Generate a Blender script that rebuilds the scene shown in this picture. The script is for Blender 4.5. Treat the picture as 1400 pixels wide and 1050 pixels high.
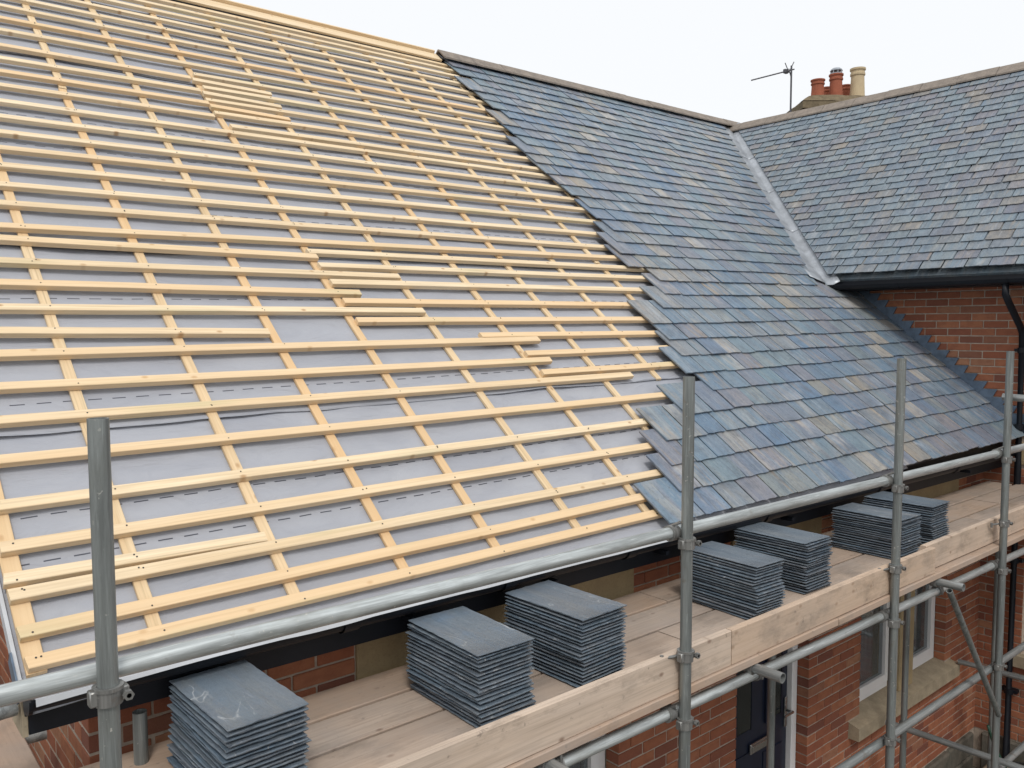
import bpy, bmesh, math, random
from mathutils import Vector, Matrix, noise
random.seed(7)
rnd, uni = random.random, random.uniform
scene = bpy.context.scene
col = scene.collection
for o in list(bpy.data.objects):
    bpy.data.objects.remove(o)

# ------------------------------------------------------------------ camera
F_PX, WPX, HPX = 1136.58, 1400.0, 1050.0
CR = Vector((0.760201, -0.649683, -0.002578))
CU = Vector((0.047213, 0.051286, 0.997567))
CF = Vector((0.64797, 0.758474, -0.069661))
cam = bpy.data.cameras.new('camera')
cam.sensor_width = 36.0
cam.lens = F_PX / WPX * 36.0
cam.clip_start, cam.clip_end = 0.05, 1500.0
camo = bpy.data.objects.new('camera', cam)
col.objects.link(camo)
camo.matrix_world = Matrix(((CR.x, CU.x, -CF.x, 0), (CR.y, CU.y, -CF.y, 0), (CR.z, CU.z, -CF.z, 0), (0, 0, 0, 1)))
scene.camera = camo

# ------------------------------------------------------------------ sky, sun, exposure (bright overcast day)
SUN_EL, SUN_AZ = math.radians(52), math.radians(212)      # azimuth clockwise from +Y
world = bpy.data.worlds.new('World')
scene.world = world
world.use_nodes = True
wn = world.node_tree
bg = wn.nodes['Background']
sky = wn.nodes.new('ShaderNodeTexSky')
sky.sky_type = 'NISHITA'
sky.sun_disc = False
sky.sun_elevation, sky.sun_rotation = SUN_EL, SUN_AZ
sky.air_density, sky.dust_density = 1.0, 4.0
mixs = wn.nodes.new('ShaderNodeMix')
mixs.data_type = 'RGBA'
mixs.inputs[0].default_value = 0.9                          # cloud cover
wn.links.new(sky.outputs[0], mixs.inputs[6])
mixs.inputs[7].default_value = (9.4, 9.55, 9.7, 1)
wn.links.new(mixs.outputs[2], bg.inputs[0])
bg.inputs[1].default_value = 0.1
sun = bpy.data.lights.new('sun', 'SUN')
sun.energy, sun.angle, sun.color = 1.3, math.radians(12), (1.0, 0.96, 0.9)
suno = bpy.data.objects.new('sun', sun)
col.objects.link(suno)
sd = Vector((math.sin(SUN_AZ) * math.cos(SUN_EL), math.cos(SUN_AZ) * math.cos(SUN_EL), math.sin(SUN_EL)))
suno.rotation_euler = sd.to_track_quat('Z', 'Y').to_euler()
vs = scene.view_settings
vs.view_transform, vs.look, vs.exposure, vs.gamma = 'Standard', 'None', 0.14, 1.0
vs.use_curve_mapping = False

# ------------------------------------------------------------------ helpers
WM = {}

def put(o, parent, M):
    col.objects.link(o)
    if parent is not None:
        o.parent = parent
        o.matrix_basis = WM[parent.name].inverted() @ M
    else:
        o.matrix_basis = M
    WM[o.name] = M.copy()
    return o

def tag(o, label=None, cat=None, group=None, kind=None):
    if label: o['label'] = label
    if cat: o['category'] = cat
    if group: o['group'] = group
    if kind: o['kind'] = kind
    return o

def empty(name, loc, label, cat, group=None):
    o = bpy.data.objects.new(name, None)
    o.empty_display_size = 0.2
    put(o, None, Matrix.Translation(Vector(loc)))
    return tag(o, label, cat, group)

def mesh(name, verts, faces, mat, smooth=False):
    me = bpy.data.meshes.new(name)
    me.from_pydata([tuple(v) for v in verts], [], faces)
    if mat: me.materials.append(mat)
    if smooth:
        me.polygons.foreach_set('use_smooth', [True] * len(me.polygons))
    me.update()
    return me

def mk(name, data, mat, parent=None, M=None, smooth=False, kind=None):
    """one mesh object; with M the data is local to it, otherwise it is in world space"""
    v, f = data
    if M is None:
        lo = Vector((min(a[0] for a in v), min(a[1] for a in v), min(a[2] for a in v)))
        hi = Vector((max(a[0] for a in v), max(a[1] for a in v), max(a[2] for a in v)))
        c = Vector(((lo.x + hi.x) / 2, (lo.y + hi.y) / 2, lo.z))
        v = [Vector(a) - c for a in v]
        M = Matrix.Translation(c)
    o = bpy.data.objects.new(name, mesh(name, v, f, mat, smooth))
    put(o, parent, M)
    if kind: o['kind'] = kind
    return o

def inst(name, me, parent, M):
    return put(bpy.data.objects.new(name, me), parent, M)

def join(*ds):
    V, Fc = [], []
    for v, f in ds:
        n = len(V)
        V += [Vector(a) for a in v]
        Fc += [tuple(i + n for i in q) for q in f]
    return V, Fc

def xform(d, M):
    return [M @ Vector(a) for a in d[0]], d[1]

def box(x0, x1, y0, y1, z0, z1, b=0.0):
    if b <= 0:
        v = [(x, y, z) for z in (z0, z1) for y in (y0, y1) for x in (x0, x1)]
        return v, [(0, 2, 3, 1), (4, 5, 7, 6), (0, 1, 5, 4), (1, 3, 7, 5), (3, 2, 6, 7), (2, 0, 4, 6)]
    bm = bmesh.new()
    bmesh.ops.create_cube(bm, size=1.0)
    for w in bm.verts:
        w.co = Vector((x0 + (w.co.x + .5) * (x1 - x0), y0 + (w.co.y + .5) * (y1 - y0), z0 + (w.co.z + .5) * (z1 - z0)))
    bmesh.ops.bevel(bm, geom=bm.edges[:], offset=b, segments=1, affect='EDGES')
    bm.verts.index_update()
    d = [w.co.copy() for w in bm.verts], [tuple(w.index for w in q.verts) for q in bm.faces]
    bm.free()
    return d

def frame(p0, p1):
    z = (Vector(p1) - Vector(p0)).normalized()
    x = Vector((0, 0, 1)).cross(z)
    if x.length < 1e-4: x = Vector((1, 0, 0))
    x.normalize()
    return x, z.cross(x), z

def tube(p0, p1, r, ri=None, seg=20):
    """open-ended scaffold tube with a wall thickness"""
    p0, p1 = Vector(p0), Vector(p1)
    x, y, z = frame(p0, p1)
    if ri is None: ri = r - 0.004
    V, Fc = [], []
    for p, q in ((p0, r), (p1, r), (p1, ri), (p0, ri)):
        for i in range(seg):
            a = 2 * math.pi * i / seg
            V.append(p + (x * math.cos(a) + y * math.sin(a)) * q)
    for k in range(4):
        for i in range(seg):
            j = (i + 1) % seg
            Fc.append((k * seg + i, k * seg + j, ((k + 1) % 4) * seg + j, ((k + 1) % 4) * seg + i))
    return V, Fc

def rod(p0, p1, r, seg=10, r1=None):
    p0, p1 = Vector(p0), Vector(p1)
    x, y, z = frame(p0, p1)
    r1 = r if r1 is None else r1
    V, Fc = [], []
    for p, q in ((p0, r), (p1, r1)):
        for i in range(seg):
            a = 2 * math.pi * i / seg
            V.append(p + (x * math.cos(a) + y * math.sin(a)) * q)
    for i in range(seg):
        j = (i + 1) % seg
        Fc.append((i, j, seg + j, seg + i))
    Fc += [tuple(range(seg - 1, -1, -1)), tuple(range(seg, 2 * seg))]
    return V, Fc

def sweep(pts, r, seg=10):
    pts = [Vector(q) for q in pts]
    V, Fc = [], []
    for k, p in enumerate(pts):
        a, b = pts[max(0, k - 1)], pts[min(len(pts) - 1, k + 1)]
        x, y, z = frame(a, b)
        for i in range(seg):
            t = 2 * math.pi * i / seg
            V.append(p + (x * math.cos(t) + y * math.sin(t)) * r)
    for k in range(len(pts) - 1):
        for i in range(seg):
            j = (i + 1) % seg
            Fc.append((k * seg + i, k * seg + j, (k + 1) * seg + j, (k + 1) * seg + i))
    Fc += [tuple(range(seg - 1, -1, -1)), tuple(range((len(pts) - 1) * seg, len(pts) * seg))]
    return V, Fc

def lathe(base, prof, seg=24):
    base = Vector(base)
    V, Fc = [], []
    for r, z in prof:
        for i in range(seg):
            a = 2 * math.pi * i / seg
            V.append(base + Vector((r * math.cos(a), r * math.sin(a), z)))
    for k in range(len(prof) - 1):
        for i in range(seg):
            j = (i + 1) % seg
            Fc.append((k * seg + i, k * seg + j, (k + 1) * seg + j, (k + 1) * seg + i))
    return V, Fc

def prism(poly, z0, z1):
    """poly in xy, extruded in z"""
    n = len(poly)
    V = [(a[0], a[1], z0) for a in poly] + [(a[0], a[1], z1) for a in poly]
    Fc = [tuple(range(n - 1, -1, -1)), tuple(range(n, 2 * n))] + [(i, (i + 1) % n, n + (i + 1) % n, n + i) for i in range(n)]
    return V, Fc

def clip(poly, a, b, c):
    """keep a*x + b*y <= c"""
    out = []
    n = len(poly)
    for i in range(n):
        p, q = poly[i], poly[(i + 1) % n]
        dp, dq = a * p[0] + b * p[1] - c, a * q[0] + b * q[1] - c
        if dp <= 0: out.append(p)
        if (dp < 0 < dq) or (dq < 0 < dp):
            t = dp / (dp - dq)
            out.append((p[0] + (q[0] - p[0]) * t, p[1] + (q[1] - p[1]) * t))
    return out

def proj(P):
    P = Vector(P)
    d = P.dot(CF)
    if d < 0.05: return None
    return WPX / 2 + F_PX * P.dot(CR) / d, HPX / 2 - F_PX * P.dot(CU) / d, d

def seen(P, m=15):
    q = proj(P)
    return q is not None and -m < q[0] < WPX + m and -m < q[1] < HPX + m

# ------------------------------------------------------------------ materials
class NT:
    def __init__(s, name, rough=0.6, metal=0.0, spec=0.5):
        s.m = bpy.data.materials.new(name)
        s.m.use_nodes = True
        s.t = s.m.node_tree
        s.b = s.t.nodes['Principled BSDF']
        s.b.inputs['Roughness'].default_value = rough
        s.b.inputs['Metallic'].default_value = metal
        s.b.inputs['Specular IOR Level'].default_value = spec
    def n(s, ty, **k):
        q = s.t.nodes.new('ShaderNode' + ty)
        for a, v in k.items(): setattr(q, a, v)
        return q
    def set(s, sock, v):
        if hasattr(v, 'is_output'): s.t.links.new(v, sock)
        elif isinstance(v, tuple) and len(v) == 3 and sock.type == 'RGBA': sock.default_value = (*v, 1)
        else: sock.default_value = v
    def math(s, op, a, b=0.0, c=0.0):
        q = s.n('Math', operation=op)
        s.set(q.inputs[0], a); s.set(q.inputs[1], b); s.set(q.inputs[2], c)
        return q.outputs[0]
    def mix(s, f, a, b, blend='MIX'):
        q = s.n('Mix', data_type='RGBA', blend_type=blend)
        s.set(q.inputs[0], f); s.set(q.inputs[6], a); s.set(q.inputs[7], b)
        return q.outputs[2]
    def rand(s):
        a = s.n('ObjectInfo').outputs['Random']
        b = s.n('NewGeometry').outputs['Random Per Island']
        return s.math('FRACT', s.math('ADD', s.math('MULTIPLY', a, 7.31), b))
    def vec(s, scale=(1, 1, 1), r=None, off=53.0, coord='Object'):
        v = s.n('TexCoord').outputs[coord]
        if r is not None:
            q = s.n('VectorMath', operation='ADD')
            s.t.links.new(v, q.inputs[0])
            s.set(q.inputs[1], s.math('MULTIPLY', r, off))
            v = q.outputs[0]
        mp = s.n('VectorMath', operation='MULTIPLY')
        s.t.links.new(v, mp.inputs[0])
        mp.inputs[1].default_value = scale
        return mp.outputs[0]
    def noise(s, vec, scale=1.0, detail=4.0, rough=0.55, dist=0.0):
        q = s.n('TexNoise')
        s.t.links.new(vec, q.inputs['Vector'])
        q.inputs['Scale'].default_value = scale
        q.inputs['Detail'].default_value = detail
        q.inputs['Roughness'].default_value = rough
        q.inputs['Distortion'].default_value = dist
        return q.outputs[0]
    def ramp(s, f, stops, interp='LINEAR'):
        q = s.n('ValToRGB')
        q.color_ramp.interpolation = interp
        e = q.color_ramp.elements
        while len(e) < len(stops): e.new(0.5)
        for i, (p, c) in enumerate(stops):
            e[i].position = p
            e[i].color = (c, c, c, 1) if not isinstance(c, tuple) else (*c, 1)
        s.set(q.inputs[0], f)
        return q.outputs[0]
    def mr(s, f, a, b, c=0.0, d=1.0):
        q = s.n('MapRange')
        s.set(q.inputs[0], f)
        for i, v in enumerate((a, b, c, d)): q.inputs[i + 1].default_value = v
        return q.outputs[0]
    def bump(s, h, strength=0.3, dist=0.01):
        q = s.n('Bump')
        q.inputs['Strength'].default_value = strength
        q.inputs['Distance'].default_value = dist
        s.set(q.inputs['Height'], h)
        s.t.links.new(q.outputs[0], s.b.inputs['Normal'])
    def color(s, c): s.set(s.b.inputs['Base Color'], c)
    def rough(s, c): s.set(s.b.inputs['Roughness'], c)

def m_wood(name, c1, c2, knot, rough=0.7, grey=0.0, green=0.0, axis=0, stain=0.3, kx=None):
    kx = (1 - axis) if kx is None else kx
    t = NT(name, rough, 0, 0.25)
    r = t.rand()
    sc = [9.0, 9.0, 9.0]; sc[axis] = 0.55
    s2 = [60.0, 60.0, 60.0]; s2[axis] = 1.6
    g = t.noise(t.vec(tuple(sc), r), 1.6, 3, .5, 1.2)
    f = t.noise(t.vec(tuple(s2), r), 1.5, 3, .6)
    c = t.mix(t.mr(g, .35, .68), c1, c2)
    c = t.mix(t.mr(f, .42, .72, 0, .6), c, tuple(a * .66 for a in c2))
    fl = t.noise(t.vec(tuple(q * 2.2 if i != axis else 1.1 for i, q in enumerate(s2)), r, 31.0), 1.0, 2, .5)
    c = t.mix(t.mr(fl, .62, .74, 0, .5), c, tuple(a * .5 for a in c2))
    spk = t.n('SeparateXYZ'); t.t.links.new(t.vec((1, 1, 1), r), spk.inputs[0])
    cmk = t.n('CombineXYZ')
    t.t.links.new(t.math('MULTIPLY', spk.outputs[axis], 5.5), cmk.inputs[0])
    t.t.links.new(t.math('MULTIPLY', spk.outputs[kx], 9.0), cmk.inputs[1])
    vo = t.n('TexVoronoi', voronoi_dimensions='2D')
    t.t.links.new(cmk.outputs[0], vo.inputs['Vector'])
    vo.inputs['Scale'].default_value = 1.0
    kn = t.mr(vo.outputs['Distance'], .035, .11, 1, 0)
    spc = t.n('SeparateColor'); t.t.links.new(vo.outputs['Color'], spc.inputs[0])
    ks = t.math('GREATER_THAN', spc.outputs[0], .72)
    c = t.mix(t.math('MULTIPLY', kn, t.math('MULTIPLY', ks, .8)), c, knot)
    rb = t.math('FRACT', t.math('MULTIPLY', r, 13.7))
    c = t.mix(t.mr(r, 0, 1, 0, .4), c, tuple(a * .84 for a in c2))
    c = t.mix(t.mr(rb, .4, 1, 0, .7), c, (c2[0] * .98, c2[1] * .86, c2[2] * .74))
    lo = t.noise(t.vec((1.3, 1.3, 1.3), r), 1.5, 4, .6)
    if stain: c = t.mix(t.mr(lo, .5, .8, 0, stain), c, tuple(a * .55 for a in c2))
    if grey:
        dt = t.noise(t.vec((3, 7, 7), r, 19.0), 1.0, 6, .7)
        c = t.mix(t.mr(dt, .52, .70, 0, .65), c, (.19, .15, .115))
        sp = t.noise(t.vec((26, 30, 30), r, 29.0), 1.0, 3, .6)
        c = t.mix(t.mr(sp, .66, .74, 0, .6), c, (.15, .12, .10))
    if grey: c = t.mix(t.mr(lo, .3, .65, 0, grey), c, (.42, .38, .35))
    if green: c = t.mix(t.mr(t.noise(t.vec((.9, 5, 5), r), 1.1, 2), .6, .8, 0, green), c, (.42, .45, .25))
    t.color(c)
    t.bump(t.math('ADD', t.math('MULTIPLY', f, .6), t.math('MULTIPLY', kn, -.3)), .25, .004)
    return t.m

def m_slate(name, cols, tan=0.5, pale=0.4, rough=0.5, tex=1.0, hmix=.5):
    t = NT(name, rough, 0, 0.45)
    r = t.rand()
    c = t.ramp(r, cols, 'LINEAR')
    st = t.noise(t.vec((16, 2.2, 16), r), 1.0, 5, .6, .9)
    st2 = t.noise(t.vec((9, 3.0, 9), r, 91.0), 1.0, 4, .55, .6)
    cl = t.noise(t.vec((5, 5, 5), r, 23.0), 1.3, 5, .6)
    fine = t.noise(t.vec((70, 45, 70), r), 1.0, 4, .65)
    r2 = t.math('FRACT', t.math('MULTIPLY', r, 17.77))
    r3 = t.math('FRACT', t.math('MULTIPLY', r, 41.3))
    c = t.mix(t.math('MULTIPLY', t.mr(st, .52, .70), t.mr(r2, .45, .95, 0, tan)), c, (.36, .27, .175))
    c = t.mix(t.math('MULTIPLY', t.mr(st2, .54, .70), t.mr(r3, .4, .95, 0, pale)), c, (.50, .51, .52))
    sl = t.noise(t.vec((11, 1.3, 11), r, 47.0), 1.0, 3, .55, .8)
    hue = t.ramp(sl, [(.30, (.10, .18, .31)), (.44, (.17, .235, .29)), (.53, (.23, .23, .27)), (.60, (.34, .29, .215)), (.70, (.42, .42, .42))])
    c = t.mix(t.mr(r3, 0, 1, .08, hmix), c, hue)
    c = t.mix(t.math('MULTIPLY', t.mr(cl, .55, .75), t.mr(r2, .0, .6, .7, 0)), c, (.13, .20, .29))
    c = t.mix(t.mr(cl, .3, .52, .55 * tex, 0), c, (.075, .095, .125))
    st3 = t.noise(t.vec((38, 3.0, 38), r, 67.0), 1.0, 3, .6, .5)
    c = t.mix(t.mr(st3, .30, .44, .55 * tex, 0), c, (.085, .105, .14))
    c = t.mix(t.mr(st3, .60, .72, 0, .5 * tex), c, (.37, .40, .43))
    c = t.mix(t.mr(fine, .56, .76, 0, .45 * tex), c, (.34, .35, .35))
    c = t.mix(t.mr(fine, .28, .45, .55 * tex, 0), c, (.06, .07, .08))
    if tex < 1:
        sc1 = t.noise(t.vec((5, 2.0, 5), r, 77.0), 1.0, 2, .5, 1.5)
        ln = t.mr(t.math('ABSOLUTE', t.math('SUBTRACT', sc1, .56)), 0, .010, 1, 0)
        c = t.mix(t.math('MULTIPLY', ln, t.mr(cl, .5, .62, 0, .75)), c, (.50, .52, .53))
    t.color(c)
    t.rough(t.mr(st, .3, .7, rough - .1, rough + .15))
    t.bump(t.math('ADD', t.math('MULTIPLY', st, .9), t.math('MULTIPLY', fine, .4)), .7, .008)
    return t.m

def m_brick(name, dark=1.0):
    t = NT(name, .85, 0, .25)
    r = t.rand()
    c = t.ramp(r, [(0, (.28, .098, .056)), (.3, (.34, .13, .07)), (.55, (.385, .158, .085)), (.75, (.28, .102, .06)), (.88, (.18, .072, .052)), (1, (.41, .205, .118))])
    a = t.noise(t.vec((14, 14, 22), r), 1.0, 4, .6)
    f = t.noise(t.vec((120, 120, 120), r), 1.0, 3, .6)
    c = t.mix(t.mr(a, .42, .75, 0, .55), c, (.19, .07, .045))
    c = t.mix(t.mr(f, .6, .8, 0, .4), c, (.48, .26, .16))
    t.color(c)
    t.bump(t.math('ADD', t.math('MULTIPLY', a, .6), t.math('MULTIPLY', f, .5)), .5, .005)
    return t.m

def m_plain(name, c, rough=.6, metal=0, var=.15, scale=6.0, spec=.5, bump=0.0, c2=None):
    t = NT(name, rough, metal, spec)
    r = t.rand()
    a = t.noise(t.vec((scale,) * 3, r), 1.0, 5, .6)
    c2 = c2 or tuple(x * (1 - var) for x in c)
    t.color(t.mix(t.mr(a, .35, .68), c, c2))
    if bump: t.bump(a, bump, .008)
    return t.m

def m_galv(name, c=(.31, .335, .33), ax=2):
    t = NT(name, .42, .55, .5)
    r = t.rand()
    def sv(k, l):
        q = [k, k, k]; q[ax] = l
        return tuple(q)
    a = t.noise(t.vec(sv(34, 2.0), r), 1.0, 5, .65, .5)
    b = t.noise(t.vec(sv(120, 7), r), 1.0, 3, .6)
    d = t.noise(t.vec(sv(5, 2.2), r), 1.0, 5, .65)
    k = t.mix(t.mr(a, .38, .62), c, tuple(x * .55 for x in c))
    k = t.mix(t.mr(b, .58, .75, 0, .6), k, tuple(x * 1.45 for x in c))
    k = t.mix(t.mr(d, .56, .75, 0, .55), k, (.20, .20, .17))
    t.color(k)
    sp = t.noise(t.vec((60, 60, 60), r, 11.0), 1.0, 2, .5)
    k = t.mix(t.math('MULTIPLY', t.mr(sp, .68, .74), t.mr(d, .45, .6)), k, (.55, .54, .50))
    ru = t.noise(t.vec((9, 9, 9), r, 5.0), 1.0, 5, .7)
    k = t.mix(t.mr(ru, .62, .74, 0, .6), k, (.17, .12, .08))
    t.color(k)
    t.rough(t.mr(a, .3, .7, .36, .62))
    t.bump(t.math('ADD', a, b), .12, .003)
    return t.m

def m_stone(name, c, c2, scale=7.0):
    t = NT(name, .85, 0, .2)
    a = t.noise(t.vec((scale,) * 3, t.rand()), 1.0, 6, .65)
    f = t.noise(t.vec((90,) * 3), 1.0, 3, .6)
    k = t.mix(t.mr(a, .35, .7), c, c2)
    t.color(t.mix(t.mr(f, .5, .8, 0, .4), k, tuple(x * .6 for x in c2)))
    t.bump(t.math('ADD', a, f), .4, .006)
    return t.m

MAT = {}
MAT['batten'] = m_wood('pine_batten', (.86, .715, .505), (.765, .59, .375), (.40, .22, .10), .65, 0, .5, 0, .10)
MAT['counter'] = m_wood('pine_counter_batten', (.82, .66, .44), (.71, .53, .32), (.34, .18, .08), .65, 0, 0, 1, .12)
MAT['board'] = m_wood('scaffold_board', (.54, .425, .335), (.43, .325, .25), (.17, .10, .065), .8, .45, 0, 0, .55)
MAT['toe'] = m_wood('toe_board', (.64, .52, .42), (.55, .43, .33), (.16, .085, .05), .8, .2, 0, 0, .45, 2)
SL = [(0, (.11, .18, .265)), (.13, (.15, .22, .285)), (.26, (.175, .235, .265)), (.38, (.105, .185, .295)), (.50, (.15, .185, .245)), (.60, (.19, .195, .235)), (.70, (.135, .21, .275)), (.80, (.235, .25, .265)), (.87, (.14, .225, .28)), (.94, (.29, .255, .20)), (1, (.38, .37, .345))]
MAT['slate'] = m_slate('roof_slate', SL, 1.0, 1.0, .40)
SW = [(0, (.165, .215, .265)), (.2, (.19, .24, .28)), (.45, (.18, .23, .26)), (.6, (.155, .20, .25)), (.68, (.17, .175, .215)), (.76, (.20, .25, .28)), (.86, (.19, .185, .215)), (.93, (.21, .225, .235)), (1, (.25, .23, .205))]
MAT['wing_slate'] = m_slate('wing_slate', SW, .6, .5, .48, hmix=.25)
MAT['stack'] = m_slate('loose_slate', [(0, (.115, .155, .195)), (.5, (.145, .18, .215)), (1, (.12, .145, .175))], .08, .30, .34, tex=.35, hmix=.1)
MAT['brick'] = m_brick('red_brick')
MAT['mortar'] = m_plain('mortar', (.47, .39, .32), .95, 0, .3, 25, .1, .3)
MAT['sandstone'] = m_stone('sandstone', (.40, .31, .18), (.32, .245, .145))
MAT['sill'] = m_stone('weathered_sandstone', (.42, .35, .25), (.29, .245, .175), 9)
MAT['plinth'] = m_stone('dark_plinth_stone', (.16, .14, .115), (.085, .085, .07), 11)
MAT['galv'] = m_galv('galvanised_tube')
MAT['rail'] = m_galv('galvanised_rail', (.60, .64, .64), 0)
MAT['galv_x'] = m_galv('galvanised_ledger', (.40, .43, .43), 0)
MAT['galv_y'] = m_galv('galvanised_transom', (.38, .40, .40), 1)
MAT['coupler'] = m_galv('coupler_steel', (.30, .30, .29))
MAT['black'] = m_plain('black_plastic', (.008, .010, .015), .45, 0, .3, 8, .3)
MAT['lead'] = m_plain('new_lead', (.43, .46, .50), .42, .3, .35, 5, .5, .4)
MAT['flash'] = m_plain('lead_flashing', (.13, .18, .25), .5, .3, .35, 14, .5, .3)
MAT['ridge'] = m_stone('ridge_tile', (.30, .255, .215), (.19, .165, .145), 12)
MAT['white'] = m_plain('white_frame', (.80, .80, .80), .35, 0, .05, 3)
MAT['door'] = m_plain('navy_door', (.012, .018, .038), .3, 0, .2, 4)
MAT['chrome'] = m_plain('chrome', (.55, .55, .55), .22, .95, .1, 8)
MAT['terracotta'] = m_stone('terracotta', (.36, .12, .07), (.27, .09, .055), 6)
MAT['buff'] = m_stone('buff_clay', (.58, .47, .30), (.48, .38, .25), 6)
MAT['mossy'] = m_stone('mossy_mortar', (.21, .165, .105), (.12, .095, .06), 14)
MAT['nail'] = m_plain('nail_head', (.06, .055, .05), .5, .5)
MAT['verge'] = m_plain('verge_strip', (.52, .54, .57), .5, 0, .15, 6)
MAT['aerial'] = m_plain('aerial_metal', (.10, .10, .11), .5, .6)
MAT['curtain'] = m_plain('curtain', (.34, .35, .37), .9, 0, .15, 3)
MAT['dark'] = m_plain('dark_room', (.05, .048, .045), .9, 0, .2, 2)  # dimness of unlit rooms put into the colour; verge soffit shares it
MAT['ground'] = m_stone('yard_concrete', (.15, .135, .115), (.09, .085, .07), 1.4)
MAT['hose'] = m_plain('green_hose', (.02, .07, .045), .45, 0, .2, 8)
MAT['cable'] = m_plain('black_cable', (.02, .02, .02), .5, 0, .2, 8)
MAT['deck'] = m_plain('roof_boarding', (.10, .10, .11), .9, 0, .2, 3)

def m_glass():
    t = NT('window_glass', .04, 0, .6)
    t.color((.55, .6, .62))
    t.b.inputs['Transmission Weight'].default_value = .9
    t.b.inputs['IOR'].default_value = 1.45
    return t.m
MAT['glass'] = m_glass()
MAT['door_glass'] = m_plain('dark_door_glass', (.025, .03, .03), .08, 0, .3, 5)

def m_underlay():
    """grey breather membrane; printed dash lines run along each sheet at fixed distances up the slope"""
    t = NT('breather_membrane', .62, 0, .3)
    v = t.n('TexCoord').outputs['Object']
    a = t.noise(t.vec((2.2, 5, 2)), 1.0, 4, .55, .6)
    f = t.noise(t.vec((200, 200, 200)), 1.0, 2, .5)
    c = t.mix(t.mr(a, .3, .7), (.335, .35, .395), (.395, .41, .45))
    c = t.mix(t.mr(f, .5, .8, 0, .25), c, (.34, .35, .40))
    sp = t.n('SeparateXYZ')
    t.t.links.new(v, sp.inputs[0])
    x, y = sp.outputs[0], sp.outputs[1]
    wob = t.math('MULTIPLY', t.math('SUBTRACT', t.noise(t.vec((1.2, .01, .01)), 1.0, 1), .5), .012)
    y = t.math('ADD', y, wob)
    tot = None
    for k, vd in enumerate((.55, .76, 1.365, 2.085, 2.93, 3.56, 3.92, 4.68, 5.30, 5.92)):
        ln = t.math('COMPARE', y, vd, .0032)
        ds = t.math('LESS_THAN', t.math('FRACT', t.math('ADD', t.math('DIVIDE', x, .0995), k * .37)), .56)
        q = t.math('MULTIPLY', ln, ds)
        tot = q if tot is None else t.math('MAXIMUM', tot, q)
    t.color(t.mix(t.math('MULTIPLY', tot, .88), c, (.045, .05, .07)))
    w = t.noise(t.vec((3.5, 9, 3)), 1.0, 4, .5, 1.2)
    t.bump(t.math('ADD', w, t.math('MULTIPLY', f, .03)), .6, .035)
    return t.m
MAT['underlay'] = m_underlay()

# ------------------------------------------------------------------ frames of the two roof slopes
GZ = -4.5                                                   # ground level
YW = 3.18                                                   # front wall plane
XG, XW = 0.717, 8.90                                        # gable wall plane, wing wall plane
RO = Vector((1.625388, 2.9, -1.173))
RA = Vector((0.999903, 0, 0.013939)); RR = Vector((-0.008844, 0.772943, 0.634414)); RN = Vector((-0.010774, -0.634476, 0.772868))
def fr(o, a, b, c):
    return Matrix(((a.x, b.x, c.x, o.x), (a.y, b.y, c.y, o.y), (a.z, b.z, c.z, o.z), (0, 0, 0, 1)))
MR = fr(RO, RA, RR, RN)
WP = math.radians(43.63)
WO = Vector((8.471, 4.739, 0.497)) - Vector((-math.sin(WP), 0, math.cos(WP))) * .05
WU, WV, WNn = Vector((0, -1, 0)), Vector((math.cos(WP), 0, math.sin(WP))), Vector((-math.sin(WP), 0, math.cos(WP)))
MW = fr(WO, WU, WV, WNn)
VR, VW = 6.52, 3.73                                         # slope length to each ridge
# valley line in both frames (both surfaces taken 5 cm above their deck)
P1 = RO + RN * .05; P2 = WO + WNn * .05
vd = RN.cross(WNn).normalized()
if vd.z < 0: vd = -vd
# solve point on both planes with z of the wing eave
def plane_pt(zv):
    # unknown x,y : RN.(P-P1)=0, WNn.(P-P2)=0
    a1, b1, c1 = RN.x, RN.y, RN.dot(P1) - RN.z * zv
    a2, b2, c2 = WNn.x, WNn.y, WNn.dot(P2) - WNn.z * zv
    d = a1 * b2 - a2 * b1
    return Vector(((c1 * b2 - c2 * b1) / d, (a1 * c2 - a2 * c1) / d, zv))
VB, VT = plane_pt(0.50), plane_pt(3.07)
MRi, MWi = MR.inverted(), MW.inverted()
vb_r, vt_r, vb_w, vt_w = MRi @ VB, MRi @ VT, MWi @ VB, MWi @ VT

def half(p, q, off, side):
    """half plane on one side of line p->q in 2D, moved by off; returns a,b,c with keep a*x+b*y<=c"""
    dx, dy = q[0] - p[0], q[1] - p[1]
    l = math.hypot(dx, dy)
    a, b = side * dy / l, -side * dx / l
    return a, b, a * p[0] + b * p[1] - off

def valley_r(v): return vb_r.x + (vt_r.x - vb_r.x) * (v - vb_r.y) / (vt_r.y - vb_r.y)
def roof_z(x, y, h=0.0):
    """height of the main slope above a plan point"""
    P = RO + RN * h
    return P.z - (RN.x * (x - P.x) + RN.y * (y - P.y)) / RN.z

# ------------------------------------------------------------------ ground
gnd = mk('ground', ([(-150, -150, GZ), (180, -150, GZ), (180, 180, GZ), (-150, 180, GZ)], [(0, 1, 2, 3)]), MAT['ground'], M=Matrix.Identity(4), kind='structure')

# ------------------------------------------------------------------ the houses
house = empty('brick_house', (XG, YW, GZ), 'red brick house with a pale timber battened roof, slated only on its right side', 'house')
wing = empty('house_wing', (XW, 0.0, GZ), 'red brick house wing at right with a fully slated roof and black gutter', 'house')

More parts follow.
